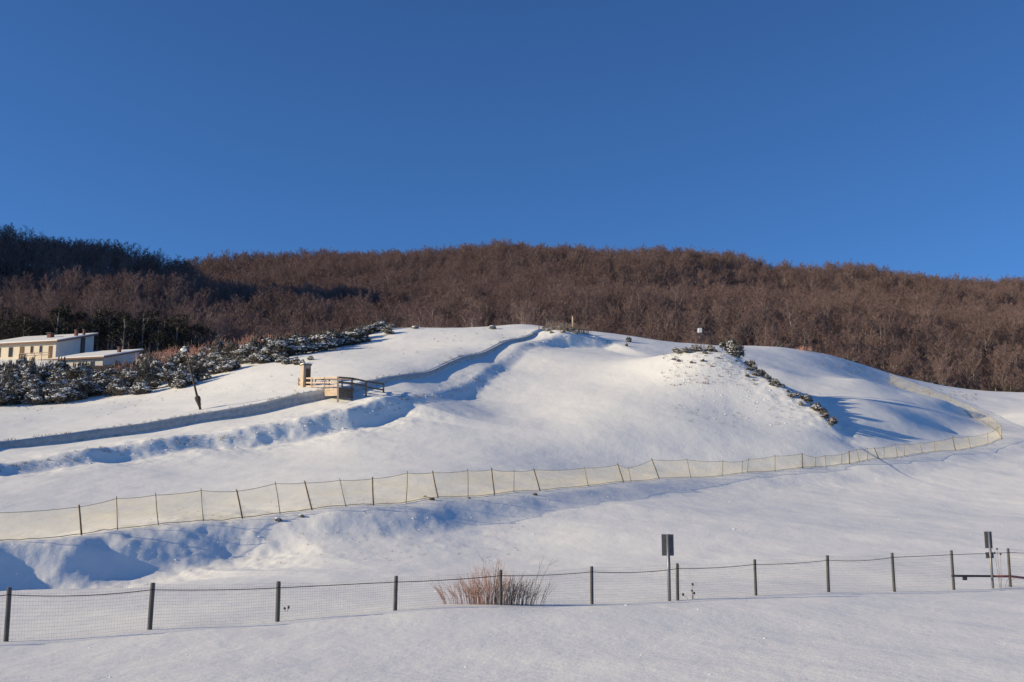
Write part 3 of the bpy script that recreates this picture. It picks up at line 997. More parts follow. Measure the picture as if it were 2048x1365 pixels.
# ------------------------------------------------------------------ houses
def house(name, u, v_eave, Y, front_len, depth, rise, wall_h, label, openings, chimneys, wall_mat, spout):
    c = Vector(P3(u, v_eave, Y))
    z0 = c.z - wall_h
    root = thing(name, (c.x, c.y, z0), label, 'house')
    e1 = Vector((-.966, .26, 0)); e2 = Vector((.26, .966, 0)); ez = Vector((0, 0, 1))

    def W(a, b, z):
        return tuple(e1 * a + e2 * b + ez * z)
    front, side = MB(), MB()
    H0, H1 = wall_h - .05, wall_h - .05 + rise
    th = .3
    # walls as four slabs
    def slab(mb, a0, b0, a1, b1, zt0, zt1, nrm):
        n = Vector(nrm) * th
        ps = [(a0, b0, -1.5), (a1, b1, -1.5), (a1, b1, zt1), (a0, b0, zt0)]
        vs = [Vector(W(*p)) for p in ps]
        mb.add([tuple(p) for p in vs] + [tuple(p + n) for p in vs], [(0, 1, 2, 3), (7, 6, 5, 4), (0, 4, 5, 1), (1, 5, 6, 2), (2, 6, 7, 3), (3, 7, 4, 0)])
    slab(front, 0, 0, front_len, 0, H0, H0, e2)
    front.build('front_wall', wall_mat, root)
    slab(side, -.003, .003, -.003, depth, H0, H1, e1)
    side.build('gable_wall', M['plaster_w'], root)
    bk = MB(); slab(bk, .3, depth, front_len, depth, H1, H1, -e2); slab(bk, front_len + .003, .3, front_len + .003, depth - .3, H0, H1, -e1)
    bk.build('rear_wall', M['plaster_w'], root)
    # roof slab with snow on it
    ov = .55
    sl = rise / depth
    def roof_slab(t0, t1, ins):
        a0, a1, b0, b1 = -ov + ins, front_len + ov - ins, -ov + ins, depth + ov - ins
        ps = [(a0, b0), (a1, b0), (a1, b1), (a0, b1)]
        vs = [W(a, b, H0 + sl * b + t0) for a, b in ps] + [W(a, b, H0 + sl * b + t1) for a, b in ps]
        mb = MB(); mb.add(vs, [(0, 1, 2, 3), (7, 6, 5, 4), (0, 4, 5, 1), (1, 5, 6, 2), (2, 6, 7, 3), (3, 7, 4, 0)])
        return mb
    rf = roof_slab(.04, .32, 0).build('roof', M['fascia'], root)
    roof_slab(.322, .50, .06).build('roof_snow', M['snow'], rf)
    for a, w, z0_, z1_, kind in openings:
        mb = MB()
        mb.add([W(a - w / 2, -.06, z0_), W(a + w / 2, -.06, z0_), W(a + w / 2, -.06, z1_), W(a - w / 2, -.06, z1_),
                W(a - w / 2, .02, z0_), W(a + w / 2, .02, z0_), W(a + w / 2, .02, z1_), W(a - w / 2, .02, z1_)],
               [(3, 2, 1, 0), (4, 5, 6, 7), (0, 1, 5, 4), (1, 2, 6, 5), (2, 3, 7, 6), (3, 0, 4, 7)])
        fr = mb.build(kind, M['brown'], root)
        if kind == 'window':
            g = MB(); q = .12
            g.add([W(a - w / 2 + q, -.075, z0_ + q), W(a + w / 2 - q, -.075, z0_ + q), W(a + w / 2 - q, -.075, z1_ - q), W(a - w / 2 + q, -.075, z1_ - q),
                   W(a - w / 2 + q, -.05, z0_ + q), W(a + w / 2 - q, -.05, z0_ + q), W(a + w / 2 - q, -.05, z1_ - q), W(a - w / 2 + q, -.05, z1_ - q)],
                  [(3, 2, 1, 0), (4, 5, 6, 7), (0, 1, 5, 4), (1, 2, 6, 5), (2, 3, 7, 6), (3, 0, 4, 7)])
            g.build('pane', M['glass'], fr)
    for a, b, w, h in chimneys:
        mb = MB(); zb = H0 + sl * b
        mb.beam(W(a, b, zb), W(a, b, zb + .4 + h), w, w * .7, e1)
        ch = mb.build('chimney', M['brick'], root)
        cp = MB(); cp.beam(W(a, b, zb + .4 + h), W(a, b, zb + .52 + h), w * 1.3, w, e1)
        cp.build('chimney_cap', M['cap'], ch)
    if spout:
        mb = MB(); b = spout
        mb.beam(W(-.17, b, -1.4), W(-.17, b, H0 + sl * b + .02), .9, .34, e1)
        mb.build('flue', M['cap'], root)
    return root


house('chalet', 113, 684, 195, 15.5, 10.6, 3.0, 2.9, 'long cream house with snow-covered roof and three chimneys on the left',
      [(1.15, .75, 0, 2.2, 'door'), (3.2, .55, .9, 2.3, 'window'), (5.1, .55, .9, 2.3, 'window'), (7.2, .9, 0, 2.3, 'door'), (9.6, .85, .5, 2.3, 'window'), (12.2, .85, .5, 2.3, 'window')],
      [(5.4, 5.2, 1.1, .8), (.5, 6.0, .6, 1.1), (-.1, 7.4, .45, 1.0)], M['plaster'], 7.2)
house('outbuilding', 206, 716, 185, 9.0, 10.4, 2.7, 2.4, 'low outbuilding with snow-covered roof and one chimney right of the long house',
      [(2.0, .8, .2, 1.9, 'window')], [(.55, 5.2, .6, .9)], M['plaster_w'], None)
# veranda rail in front of the long house
c = Vector(P3(113, 684, 195))
root = thing('veranda_rail', (c.x, c.y, c.z - 2.9), 'reddish wooden veranda rail in front of the long cream house', 'railing')
e1 = Vector((-.966, .26, 0)); e2 = Vector((.26, .966, 0))
for zz in (.35, .75):
    mb = MB(); a = e1 * .2 - e2 * 1.4; b = e1 * 6.5 - e2 * 1.4
    mb.beam(a + Vector((0, 0, zz)), b + Vector((0, 0, zz)), .08, .14); mb.build('rail', M['timber'], root)
for i in range(5):
    mb = MB(); a = e1 * (.2 + 1.575 * i) - e2 * 1.4
    mb.beam(a + Vector((0, 0, -1.2)), a + Vector((0, 0, .85)), .1, .1); mb.build('post', M['timber'], root)

# ------------------------------------------------------------------ low grey strip added along the cut to darken its shaded face
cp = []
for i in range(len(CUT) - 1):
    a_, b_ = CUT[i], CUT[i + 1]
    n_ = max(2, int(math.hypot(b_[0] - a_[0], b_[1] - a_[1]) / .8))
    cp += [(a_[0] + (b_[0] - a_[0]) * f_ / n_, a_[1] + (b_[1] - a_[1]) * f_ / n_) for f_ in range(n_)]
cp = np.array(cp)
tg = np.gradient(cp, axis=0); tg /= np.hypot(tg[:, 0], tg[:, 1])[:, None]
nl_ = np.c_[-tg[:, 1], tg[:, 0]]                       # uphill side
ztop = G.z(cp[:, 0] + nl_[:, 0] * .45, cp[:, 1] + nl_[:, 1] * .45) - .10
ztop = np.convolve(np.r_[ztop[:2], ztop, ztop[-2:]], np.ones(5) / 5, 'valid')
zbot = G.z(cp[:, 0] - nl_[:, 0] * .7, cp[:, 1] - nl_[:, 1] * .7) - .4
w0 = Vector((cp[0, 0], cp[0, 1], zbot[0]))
rw = thing('cut_shade_strip', tuple(w0), 'long low grey strip added to darken the shaded cut up the slope', 'edging')
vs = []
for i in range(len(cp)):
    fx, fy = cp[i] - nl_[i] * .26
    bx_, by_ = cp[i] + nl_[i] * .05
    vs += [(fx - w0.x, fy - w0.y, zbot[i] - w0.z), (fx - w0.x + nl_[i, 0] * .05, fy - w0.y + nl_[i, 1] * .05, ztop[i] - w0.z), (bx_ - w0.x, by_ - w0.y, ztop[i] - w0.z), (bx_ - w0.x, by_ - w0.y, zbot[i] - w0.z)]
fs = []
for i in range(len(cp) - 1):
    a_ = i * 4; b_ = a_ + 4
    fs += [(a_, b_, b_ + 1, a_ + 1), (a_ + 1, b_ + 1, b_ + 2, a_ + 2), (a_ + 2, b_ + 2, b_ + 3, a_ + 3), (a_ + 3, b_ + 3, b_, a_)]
me = mesh_np('shade_strip_face', vs, fs); me.materials.append(M['cut_shade'])
link('shade_strip_face', me, rw)

# ------------------------------------------------------------------ leaning lamp post
bx, by, bz = on_ground(403, 111.0)
top = Vector(P3(373, 706, 111.0)); base = Vector((bx, by, bz - .4))
root = thing('lamp_post', (bx, by, bz), 'leaning dark lamp post with a white lamp head on the snowy field', 'lamp post')
off = Vector((bx, by, bz))
dirv = (top - base).normalized()
mb = MB(); mb.tube([base - off, top - off], [.13, .07], 8); mb.build('pole', M['darkbrown'], root, True)
mb = MB(); a = base + dirv * 1.5 - off
mb.tube([a - dirv * .75, a - dirv * .35, a, a + dirv * .25, a + dirv * .38], [.14, .21, .30, .27, .13], 8); mb.build('pole_padding', M['darkbrown'], root)
mb = MB(); tp = top - off
mb.tube([tp - dirv * .1, tp + Vector((-.10, -.05, .25)), tp + Vector((-.22, -.1, .32))], [.06, .06, .05], 6); mb.build('arm', M['dark'], root)
mb = MB(); mb.blob(tp + Vector((-.28, -.1, .30)), .26, (1.25, 1, .7), .0, rng, 3); mb.build('lamp_head', M['white'], root, True)

# ------------------------------------------------------------------ timber platform over the cut
def PT(u, v, Y): return Vector(P3(u, v, Y))


root_p = PT(676, 797, 110)
plat = thing('timber_platform', tuple(root_p), 'larch timber platform with railings at the end of the shaded cut', 'platform')
# rail line: (u, v_top, v_bottom, Y)
rl = [(598, 757, 784, 119.5), (625, 757, 780, 116.3), (650, 756.5, 782, 113.2), (676, 755, 799, 110.0), (704, 757, 797, 111.2), (732, 763, 793, 112.6), (767, 768.5, 791, 114.6)]
tops = [PT(u, a, Y) for u, a, b, Y in rl]; bots = [PT(u, b, Y) - Vector((0, 0, .3)) for u, a, b, Y in rl]
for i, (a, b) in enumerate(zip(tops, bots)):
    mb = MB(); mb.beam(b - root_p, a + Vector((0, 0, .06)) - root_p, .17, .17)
    mb.build('post', M['timber'] if i < 4 else M['timber_d'], plat)  # posts past the corner have their shade painted as darker timber
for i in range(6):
    m_ = M['timber'] if i < 3 else M['timber_d']  # rails past the corner get shade through the darker timber
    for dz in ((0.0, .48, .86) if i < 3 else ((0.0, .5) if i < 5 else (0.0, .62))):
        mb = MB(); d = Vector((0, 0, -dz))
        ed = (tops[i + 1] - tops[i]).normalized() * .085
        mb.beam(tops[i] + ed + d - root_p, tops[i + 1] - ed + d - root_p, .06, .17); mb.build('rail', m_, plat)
# boards below the rails; the shaded side is painted darker for its shade
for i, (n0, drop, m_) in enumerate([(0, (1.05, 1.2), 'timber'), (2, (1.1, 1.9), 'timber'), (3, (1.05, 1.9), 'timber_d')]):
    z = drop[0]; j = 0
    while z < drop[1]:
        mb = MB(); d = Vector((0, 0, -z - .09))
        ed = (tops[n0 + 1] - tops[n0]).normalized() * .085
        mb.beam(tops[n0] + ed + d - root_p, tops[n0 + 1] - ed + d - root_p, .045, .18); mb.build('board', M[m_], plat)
        z += .20; j += 1
# deck and back railing
back = Vector((1.9, 1.0, 0))
mb = MB()
for i in (0, 1, 2):
    a, b = tops[i] - root_p - Vector((0, 0, 1.08)), tops[i + 1] - root_p - Vector((0, 0, 1.08))
    sid = Vector((1.6, .95, 0))
    mb.add([a, b, b + sid, a + sid, a - Vector((0, 0, .12)), b - Vector((0, 0, .12)), b + sid - Vector((0, 0, .12)), a + sid - Vector((0, 0, .12))],
           [(0, 1, 2, 3), (7, 6, 5, 4), (0, 4, 5, 1), (1, 5, 6, 2), (2, 6, 7, 3), (3, 7, 4, 0)])
mb.build('deck', M['timber_d'], plat)
for i in (0, 1, 2):
    sid = Vector((1.65, .97, 0)); d0 = Vector((0, 0, .0))
    mb = MB(); mb.beam(tops[i] + sid - root_p, tops[i + 1] + sid - root_p, .06, .15); mb.build('rail', M['timber_d'], plat)
    mb = MB(); mb.beam(tops[i] + sid - root_p - Vector((0, 0, 1.6)), tops[i] + sid - root_p + Vector((0, 0, .05)), .14, .14); mb.build('post', M['timber_d'], plat)
cb = PT(611, 757, 118.2)
cab = thing('control_cabin', (cb.x, cb.y, cb.z - 1.6), 'narrow tall wooden control cabin standing at the upper end of the platform', 'cabin')
mb = MB(); mb.beam((0, 0, 0), (0, 0, 3.0), .85, .8, (.55, -.83, 0)); mb.build('body', M['timber'], cab)
mb = MB(); mb.beam((0, 0, 3.002), (0, 0, 3.10), 1.05, 1.0, (.55, -.83, 0)); rf = mb.build('roof', M['timber_d'], cab)
mb = MB(); mb.beam((0, 0, 3.102), (0, 0, 3.2), .98, .93, (.55, -.83, 0)); mb.build('roof_snow', M['snow'], rf)
# shaded door leaf on the cabin side towards the camera
n_ = Vector((.55, -.83, 0)); s_ = Vector((.83, .55, 0))
mb = MB(); q = n_ * .41
mb.beam(q + Vector((0, 0, .5)) + s_ * .1, q + Vector((0, 0, 2.6)) + s_ * .1, .5, .06, n_); dr = mb.build('door', M['brown'], cab)

# ------------------------------------------------------------------ timber barrier and posts on the crest
x0, y0, z0 = on_ground(1078, 162.5)
bar = thing('timber_barrier', (x0, y0, z0), 'sloping timber beam barrier on posts at the top of the cut', 'barrier')
o0 = Vector((x0, y0, z0))
pa, pb = PT(1084, 656, 163), PT(1136, 648, 166)
mb = MB(); mb.beam(pa - o0, pb - o0, .12, .28); mb.build('beam', M['timber'], bar)
for f, zd in ((.18, 1.3), (.5, 1.6), (.85, 1.9)):
    p = pa.lerp(pb, f) + Vector((0, .12, 0)); mb = MB(); mb.beam(p - o0 - Vector((0, 0, zd)), p - o0 + Vector((0, 0, .1)), .14, .14); mb.build('post', M['timber_d'], bar)
for f in (.45, .75):
    mb = MB(); d = Vector((0, .05, -f)); mb.beam(pa.lerp(pb, .05) + d - o0, pa.lerp(pb, .98) + d - o0, .06, .2); mb.build('rail', M['timber_d'], bar)
for u, vt, vb, Y, w, lab in [(1077, 652, 671, 162.3, .26, 'short pale wooden post at the lower end of the crest barrier'), (1146, 633, 664, 163.5, .30, 'tall pale wooden post right of the crest barrier'),
                             (1158, 659, 680, 161.5, .16, 'thin grey stake left of a pair below the tall pale post'), (1167, 660, 682, 161.8, .13, 'thin dark stake right of a pair below the tall pale post')]:
    p = PT(u, vb, Y); q = PT(u, vt, Y)
    gzv = gz(p.x, p.y)
    po = thing('wooden_post', (p.x, p.y, gzv), lab, 'post')
    mb = MB(); mb.tube([(0, 0, -.4), (.02, 0, (q.z - gzv) * .5), (-.02, 0, q.z - gzv)], [w * .5, w * .48, w * .42], 8)
    mb.build('shaft', M['timber'] if w > .2 else M['darkbrown'], po, True)
for i, (u, Y, r) in enumerate([(1095, 161, .35), (1106, 161.5, .42), (1119, 161.3, .5), (1131, 161.0, .4), (1143, 161, .45), (1103, 159.5, .3), (1126, 159.3, .33), (1150, 160.0, .42)]):
    x, y, z = on_ground(u, Y)
    o = thing('boulder', (x, y, z), 'grey boulder in the rubble heap under the crest barrier', 'boulder', 'rubble under the crest barrier')
    mb = MB(); mb.blob((0, 0, r * .25), r, (1.2, 1, .7), .22, rng, 2); mb.build('rock', M['stone'], o)
    if i % 2 == 0:
        mb = MB(); mb.blob((-.1 * r, 0, r * .80), r * .62, (1.2, 1, .3), .1, rng, 2); mb.build('snow_cap', M['frost'], o, True)
for i, (u, Y) in enumerate([(1112, 163.2), (1128, 162.6), (1150, 162), (1162, 162.5), (1135, 160.4), (1098, 161.5), (1142, 161.5), (1172, 162), (1120, 160.6)]):
    x, y, z = on_ground(u, Y)
    o = thing('bare_shrub', (x, y, z), 'dry twiggy shrub in the rubble under the crest barrier', 'shrub', 'dry shrubs under the crest barrier')
    twiggy(800 + i, 34, .9, .6, 1.5, .6, .02).build('twigs', M['greytwig'], o)

# ------------------------------------------------------------------ mast with white box on the mound
x0, y0, z0 = on_ground(1408, 136.5)
o0 = Vector((x0, y0, z0))
mast = thing('instrument_mast', (x0, y0, z0), 'thin mast with a white box and cross arm on the mound', 'mast')
tp = PT(1402, 664, 136.5) - o0
mb = MB(); mb.tube([(-.35, 0, -.4), (-.35, 0, tp.z)], [.045, .04], 6); mb.build('pole', M['dark'], mast)
mb = MB(); mb.tube([(.9, .1, -.4), (.9, .1, tp.z - .05)], [.04, .035], 6); mb.build('pole', M['dark'], mast)
mb = MB(); mb.beam((-.55, 0, tp.z - .45), (1.2, .1, tp.z - .35), .05, .06); mb.build('cross_arm', M['dark'], mast)
mb = MB(); mb.beam((-.35, 0, tp.z - 1.1), (.9, .1, tp.z - .5), .04, .04); mb.build('brace', M['dark'], mast)
mb = MB(); mb.beam((-.45, -.08, tp.z - .12), (-.45, -.08, tp.z + .42), .46, .4); mb.build('white_box', M['white'], mast)
mb = MB(); mb.blob((.95, .1, tp.z + .02), .14, (1.3, 1, .8), .05, rng, 2); mb.build('sensor', M['steel'], mast, True)
for i, (u, Y) in enumerate([(1396, 136.8), (1410, 137), (1420, 136.6)]):
    x, y, z = on_ground(u, Y)
    o = thing('bare_shrub', (x, y, z), 'tall thin leafless shrub round the foot of the white box mast', 'shrub', 'leafless shrubs at the mast')
    twiggy(820 + i, 22, .7, .9, 2.0, .5, .018).build('twigs', M['greytwig'], o)

# ------------------------------------------------------------------ pale yellow safety net
nb = [P3(*c) for c in NET_BASE]; nk = [P3(*c) for c in NET_BACK]


def base_at_u(u):
    us = [c[0] for c in NET_BASE]; Ys = [c[2] for c in NET_BASE]
    Y = float(np.interp(u, us, Ys))
    return on_ground(u, Y)


POLES = [(-58, 1022, -52), (158, 1010, 163), (233, 993, 235), (311, 986, 317), (402, 977, 407), (473, 979, 485), (550, 963, 560), (609, 962, 624), (679, 957, 692), (745, 954, 747),
         (815, 942, 812), (865, 942, 876), (935, 938, 936), (983, 936, 989), (1028, 940, 1028), (1067, 937, 1080), (1168, 934, 1177), (1235, 927, 1247), (1256, 935, 1262), (1303, 917, 1318),
         (1373, 917, 1382), (1446, 921, 1444), (1485, 922, 1484), (1497, 917, 1494), (1550, 910, 1550), (1604, 906, 1605), (1631, 914, 1631), (1650, 910, 1652), (1683, 908, 1683), (1698, 902, 1699),
         (1712, 898, 1719), (1735, 896, 1735), (1748, 895, 1757), (1768, 894, 1768), (1790, 887, 1795), (1808, 888, 1809), (1839, 885, 1845), (1868, 882, 1870), (1905, 873, 1911), (1935, 872, 1941), (1975, 866, 1976)]
net = thing('safety_net', P3(*NET_BASE[1]), 'long pale yellow safety net on thin leaning poles across the slope', 'safety net')
n0 = Vector(net.location)
top_line = []
THICK = {158, 609, 745, 865, 983, 1067, 1235, 1303, 1604, 1698, 1748, 1905, 473}
for ut, vt, ub in POLES:
    b = Vector(base_at_u(ub))
    t = PT(ut, vt, b.y)
    r = .045 if ut in THICK else .026
    mb = MB(); mid = b.lerp(t, .5) + Vector((rng.uniform(-.02, .02), 0, 0))
    mb.tube([b - n0 - (t - b) * .12, mid - n0, t - n0], [r, r * .95, r * .85], 6)
    mb.build('pole', M['pole_wood'] if ut in THICK else M['pole_thin'], net, True)
    top_line.append((b, b.lerp(t, .93)))
hb = Vector((0, 0, 1.5))
for (u, v, Y) in NET_BACK:
    p = Vector(on_ground(u, Y)); t = p + hb + Vector((rng.uniform(-.1, .1), 0, rng.uniform(-.1, .1)))
    mb = MB(); mb.tube([p - n0 - Vector((0, 0, .3)), t - n0], [.03, .025], 6); mb.build('pole', M['pole_thin'], net, True)
    top_line.append((p, p.lerp(t, .95)))
# netting: sags between the poles at the top edge and lies on the snow at the bottom, slightly bellied
NS = 10; NV = 5
vs = []; cols = 0
cord = []
for i in range(len(top_line) - 1):
    (b0, t0), (b1, t1) = top_line[i], top_line[i + 1]
    L = (t1 - t0).length
    for s in range(NS + (1 if i == len(top_line) - 2 else 0)):
        f = s / NS
        sag = -4 * f * (1 - f) * min(.08, .02 * L)
        tt = t0.lerp(t1, f) + Vector((0, 0, sag))
        bb = b0.lerp(b1, f)
        bb.z = gz(bb.x, bb.y) + .03
        nrm = Vector((bb.y - 0, -bb.x, 0)); 
        side = (t1 - t0).cross(Vector((0, 0, 1))).normalized()
        cord.append(tt - n0)
        for j in range(NV):
            g = j / (NV - 1)
            belly = math.sin(g * math.pi) * .10 * math.sin(f * math.pi) + .03 * math.sin(7 * f + 3 * i + 4 * g)
            vs.append(tuple(bb.lerp(tt, g) + side * belly - n0))
        cols += 1
fs = []
for c_ in range(cols - 1):
    for j in range(NV - 1):
        a = c_ * NV + j
        fs.append((a, a + NV, a + NV + 1, a + 1))
me = mesh_np('netting', vs, fs, True); me.materials.append(M['net'])
link('netting', me, net)
mb = MB(); mb.tube(cord, [.014] * len(cord), 4); mb.build('top_cord', M['pole_thin'], net)
low = [Vector(vs[c_ * NV]) + Vector((0, 0, .03)) for c_ in range(cols)]
mb = MB(); mb.tube(low, [.02] * len(low), 4); mb.build('bottom_cord', M['pole_thin'], net)

# ------------------------------------------------------------------ wire fence in front
fen = thing('wire_fence', (FENCE[0][0], FENCE[0][1], gz(*FENCE[0])), 'wire mesh fence on dark wooden posts across the foreground', 'fence')
f0 = Vector(fen.location)
ptop = []; pbase = []
for i, (x, y) in enumerate(FENCE):
    zb = gz(x, y); zt = P3(1024, FENCE_TOP_V[i], y)[2]
    lean = rng.uniform(-.02, .02)
    b = Vector((x, y, zb)); t = Vector((x + lean, y + rng.uniform(-.02, .02), zt))
    r = (.047, .05, .05, .046, .038, .045, .044, .042, .048, .047, .046, .045)[i]
    r *= .88
    mb = MB(); mb.tube([b - f0 - Vector((0, 0, .3)), b.lerp(t, .5) - f0, t - f0 - Vector((0, 0, .02)), t - f0], [r, r, r * .97, r * .8], 10)
    mb.build('post', M['post'], fen)
    ptop.append(t); pbase.append(b)
# extend past both frame edges
for i_, sgn in ((0, -1), (FENCE_N - 1, 1)):
    x, y = FENCE[i_][0] + sgn * 2.13, FENCE[i_][1] + sgn * 1.21
    zb = gz(x, y); b = Vector((x, y, zb)); t = Vector((x, y, zb + 1.0))
    mb = MB(); mb.tube([b - f0 - Vector((0, 0, .3)), t - f0], [.046, .044], 10); mb.build('post', M['post'], fen)
    if sgn < 0: ptop.insert(0, t); pbase.insert(0, b)
    else: ptop.append(t); pbase.append(b)
# mesh wires: 5 cm verticals, closer horizontals at the bottom
wm = MB()


def wire(mb, p, q, r):
    d = (q - p).normalized()
    a = d.cross(Vector((.3, .9, .2))).normalized(); b = d.cross(a)
    n = len(mb.v)
    for e in (p, q):
        for k in range(3):
            an = 2.0944 * k
            mb.v.append(tuple(e + (a * math.cos(an) + b * math.sin(an)) * r))
    for k in range(3):
        k2 = (k + 1) % 3
        mb.f.append((n + k, n + k2, n + 3 + k2, n + 3 + k)); mb.m.append(0)


rows = [0, .07, .14, .21, .28, .35, .42, .49, .56, .63, .70, .77, .85, .93, 1.0]
GATE = FENCE_N                      # last span index with mesh is before the barrier
for i in range(len(ptop) - 1):
    if i == GATE - 1: continue      # opening closed by the bar
    n = 50
    L = [pbase[i].lerp(pbase[i + 1], s / n) for s in range(n + 1)]
    xs = np.array([p.x for p in L]); ys = np.array([p.y for p in L]); zz = G.z(xs, ys)
    Tn = [ptop[i].lerp(ptop[i + 1], s / n) + Vector((0, 0, -.03 - .10 * 4 * (s / n) * (1 - s / n) * (.5 if i % 2 else .25))) for s in range(n + 1)]
    Bn = [Vector((xs[s], ys[s], zz[s] - .03)) for s in range(n + 1)]
    for s in range(n + 1):
        wob = Vector((rng.uniform(-.006, .006), 0, 0))
        wire(wm, Bn[s] - f0 + wob, Tn[s] - f0 + wob, .0012)
    for g in rows:
        st = 10
        for s in range(0, n, st):
            wire(wm, Bn[s].lerp(Tn[s], g) - f0, Bn[s + st].lerp(Tn[s + st], g) - f0, .0012)
o = wm.build('wire_mesh', M['wire'], fen); o['kind'] = 'stuff'
# thicker top cable, fixed a hand below the post tops
cab_pts = []
for i in range(len(ptop) - 1):
    sag = (.10, .06, .02, .0, .02, .03, .05, .03, .03, .05, .0, .0, .0)[i] if i < 13 else 0
    for s in range(8):
        f = s / 8
        p = (ptop[i] + Vector((0, -.05, -.125))).lerp(ptop[i + 1] + Vector((0, -.05, -.125)), f) + Vector((0, 0, -4 * f * (1 - f) * sag))
        cab_pts.append(p - f0)
mb = MB(); mb.tube(cab_pts, [.0085] * len(cab_pts), 5); mb.build('cable', M['cable'], fen)

# closing bar by the second sign
a = ptop[11].copy(); b = ptop[12].copy()
za = P3(1024, 1152, a.y)[2]
pa = Vector((a.x, a.y - .06, za)); pb = Vector((b.x, b.y - .06, P3(1024, 1153, b.y)[2]))
bar = thing('closing_bar', tuple(pa), 'horizontal metal bar closing the gap in the wire fence', 'barrier')
mid = pa.lerp(pb, .70)
mb = MB(); mb.tube([Vector((-.05, 0, 0)), mid - pa], [.032, .032], 8); mb.build('bar', M['cable'], bar, True)
mb = MB(); mb.tube([mid - pa + Vector((.005, -.004, 0)), pb - pa, (pb - pa) + (pb - mid).normalized() * 2.2 + Vector((0, 0, -.16))], [.034, .036, .036], 8); mb.build('red_bar', M['red'], bar, True)
mb = MB(); mb.beam((.30, -.02, -.12), (.30, -.02, -.03), .11, .07); mb.build('padlock', M['cable'], bar)

# ------------------------------------------------------------------ signs, seen from behind
def sign(u, vb, vt, Y, plates, rad, label):
    b = Vector(P3(u, vb, Y)); b.z = gz(b.x, b.y)
    t = Vector(P3(u, vt, Y))
    s = thing('road_sign', tuple(b), label, 'sign')
    px = Y / F
    hz = t.z - b.z
    mb = MB(); mb.tube([(0, 0, -.3), (0, 0, hz - .01)], [rad, rad], 10); mb.build('pole', M['pole'], s, True)
    for (u0, u1, v0, v1, name) in plates:
        cx_ = ((u0 + u1) / 2 - u) * px; w = (u1 - u0) * px
        z1 = P3(u, v0, Y)[2] - b.z; z0_ = P3(u, v1, Y)[2] - b.z
        mb = MB(); mb.beam((cx_, rad + .02, z0_), (cx_, rad + .02, z1), w, .02, (0, 1, 0))
        pl = mb.build(name, M['steel'], s)
        mb = MB()
        for zc in (z0_ + (z1 - z0_) * .25, z0_ + (z1 - z0_) * .75):
            mb.beam((cx_ - w * .42, rad + .002, zc), (cx_ + w * .42, rad + .002, zc), .016, .03)
        mb.build('bracket', M['steel'], pl)
    return s


sign(1339, 1203, 1068, 26.9, [(1327, 1350.5, 1069, 1112, 'plate')], .042, 'grey road sign seen from behind beside a fence post')
sign(1986, 1177, 1063, 32.5, [(1978, 1992.5, 1063.5, 1097, 'plate'), (1978, 1993.5, 1105, 1117, 'small_plate')], .036, 'narrow road sign with a small plate below it, by the closing bar')

# ------------------------------------------------------------------ foreground plants
x, y = FENCE[4][0] - .18, FENCE[4][1] + .35
o = thing('willow_shrub', (x, y, gz(x, y)), 'reddish leafless shrub growing through the wire fence', 'shrub')
r_ = random.Random(5)
mb = MB(); mg = MB()
for i in range(300):
    sx = max(-1.3, min(1.35, r_.gauss(-.02, .62))); sy = r_.uniform(-.3, .35)
    h = (.22 + .52 * r_.random() ** 1.7) * (1.1 - .35 * abs(sx))
    if abs(sx + .1) < .22: h *= 1.25
    if i in (3, 40, 77): h = 1.05
    lean = sx * .42 + r_.uniform(-.16, .16)
    p = [Vector((sx * .8, sy, -.15)), Vector((sx * .8 + lean * h * .45, sy, h * .5)), Vector((sx * .8 + lean * h, sy + r_.uniform(-.1, .1), h))]
    m_ = mg if sx > .35 or r_.random() < .2 else mb
    m_.tube(p, [.0052, .004, .0018], 4, False)
    for j in range(r_.randint(1, 4)):
        q = p[1].lerp(p[2], r_.random() * .8); e = q + Vector((lean * .25 + r_.uniform(-.12, .12), r_.uniform(-.08, .08), r_.uniform(.1, .28)))
        m_.tube([q, e], [.0038, .0015], 3, False)
mb.build('red_stems', M['redtwig'], o); mg.build('grey_stems', M['greytwig'], o)


def thistle(u, Y, hts, label):
    p = Vector(P3(u, 1180, Y)); p.z = gz(p.x, p.y)
    o = thing('thistle', tuple(p), label, 'dry plant')
    for dx, h in hts:
        mb = MB(); mb.tube([(dx * .3, 0, -.1), (dx * .6, 0, h * .5), (dx, .02, h)], [.007, .006, .004], 5, False); s_ = mb.build('stalk', M['greytwig'], o)
        mb = MB(); mb.blob((dx, .02, h + .02), .032, (1, 1, 1.2), .2, r_, 1); mb.build('seed_head', M['darkbrown'], s_)


thistle(1384, 27.3, [(-.22, .09), (.0, .18), (.02, .33), (.05, .12)], 'short dry thistle right of the first road sign')
thistle(2002, 32.7, [(-.1, .98), (-.02, 1.1), (.07, .95), (.3, .35), (.45, .3)], 'tall dry thistle between the second sign and the last post')
thistle(575, 25.5, [(-.05, .05), (.03, .08)], 'tiny dry stalks poking from the snow beside a fence post')

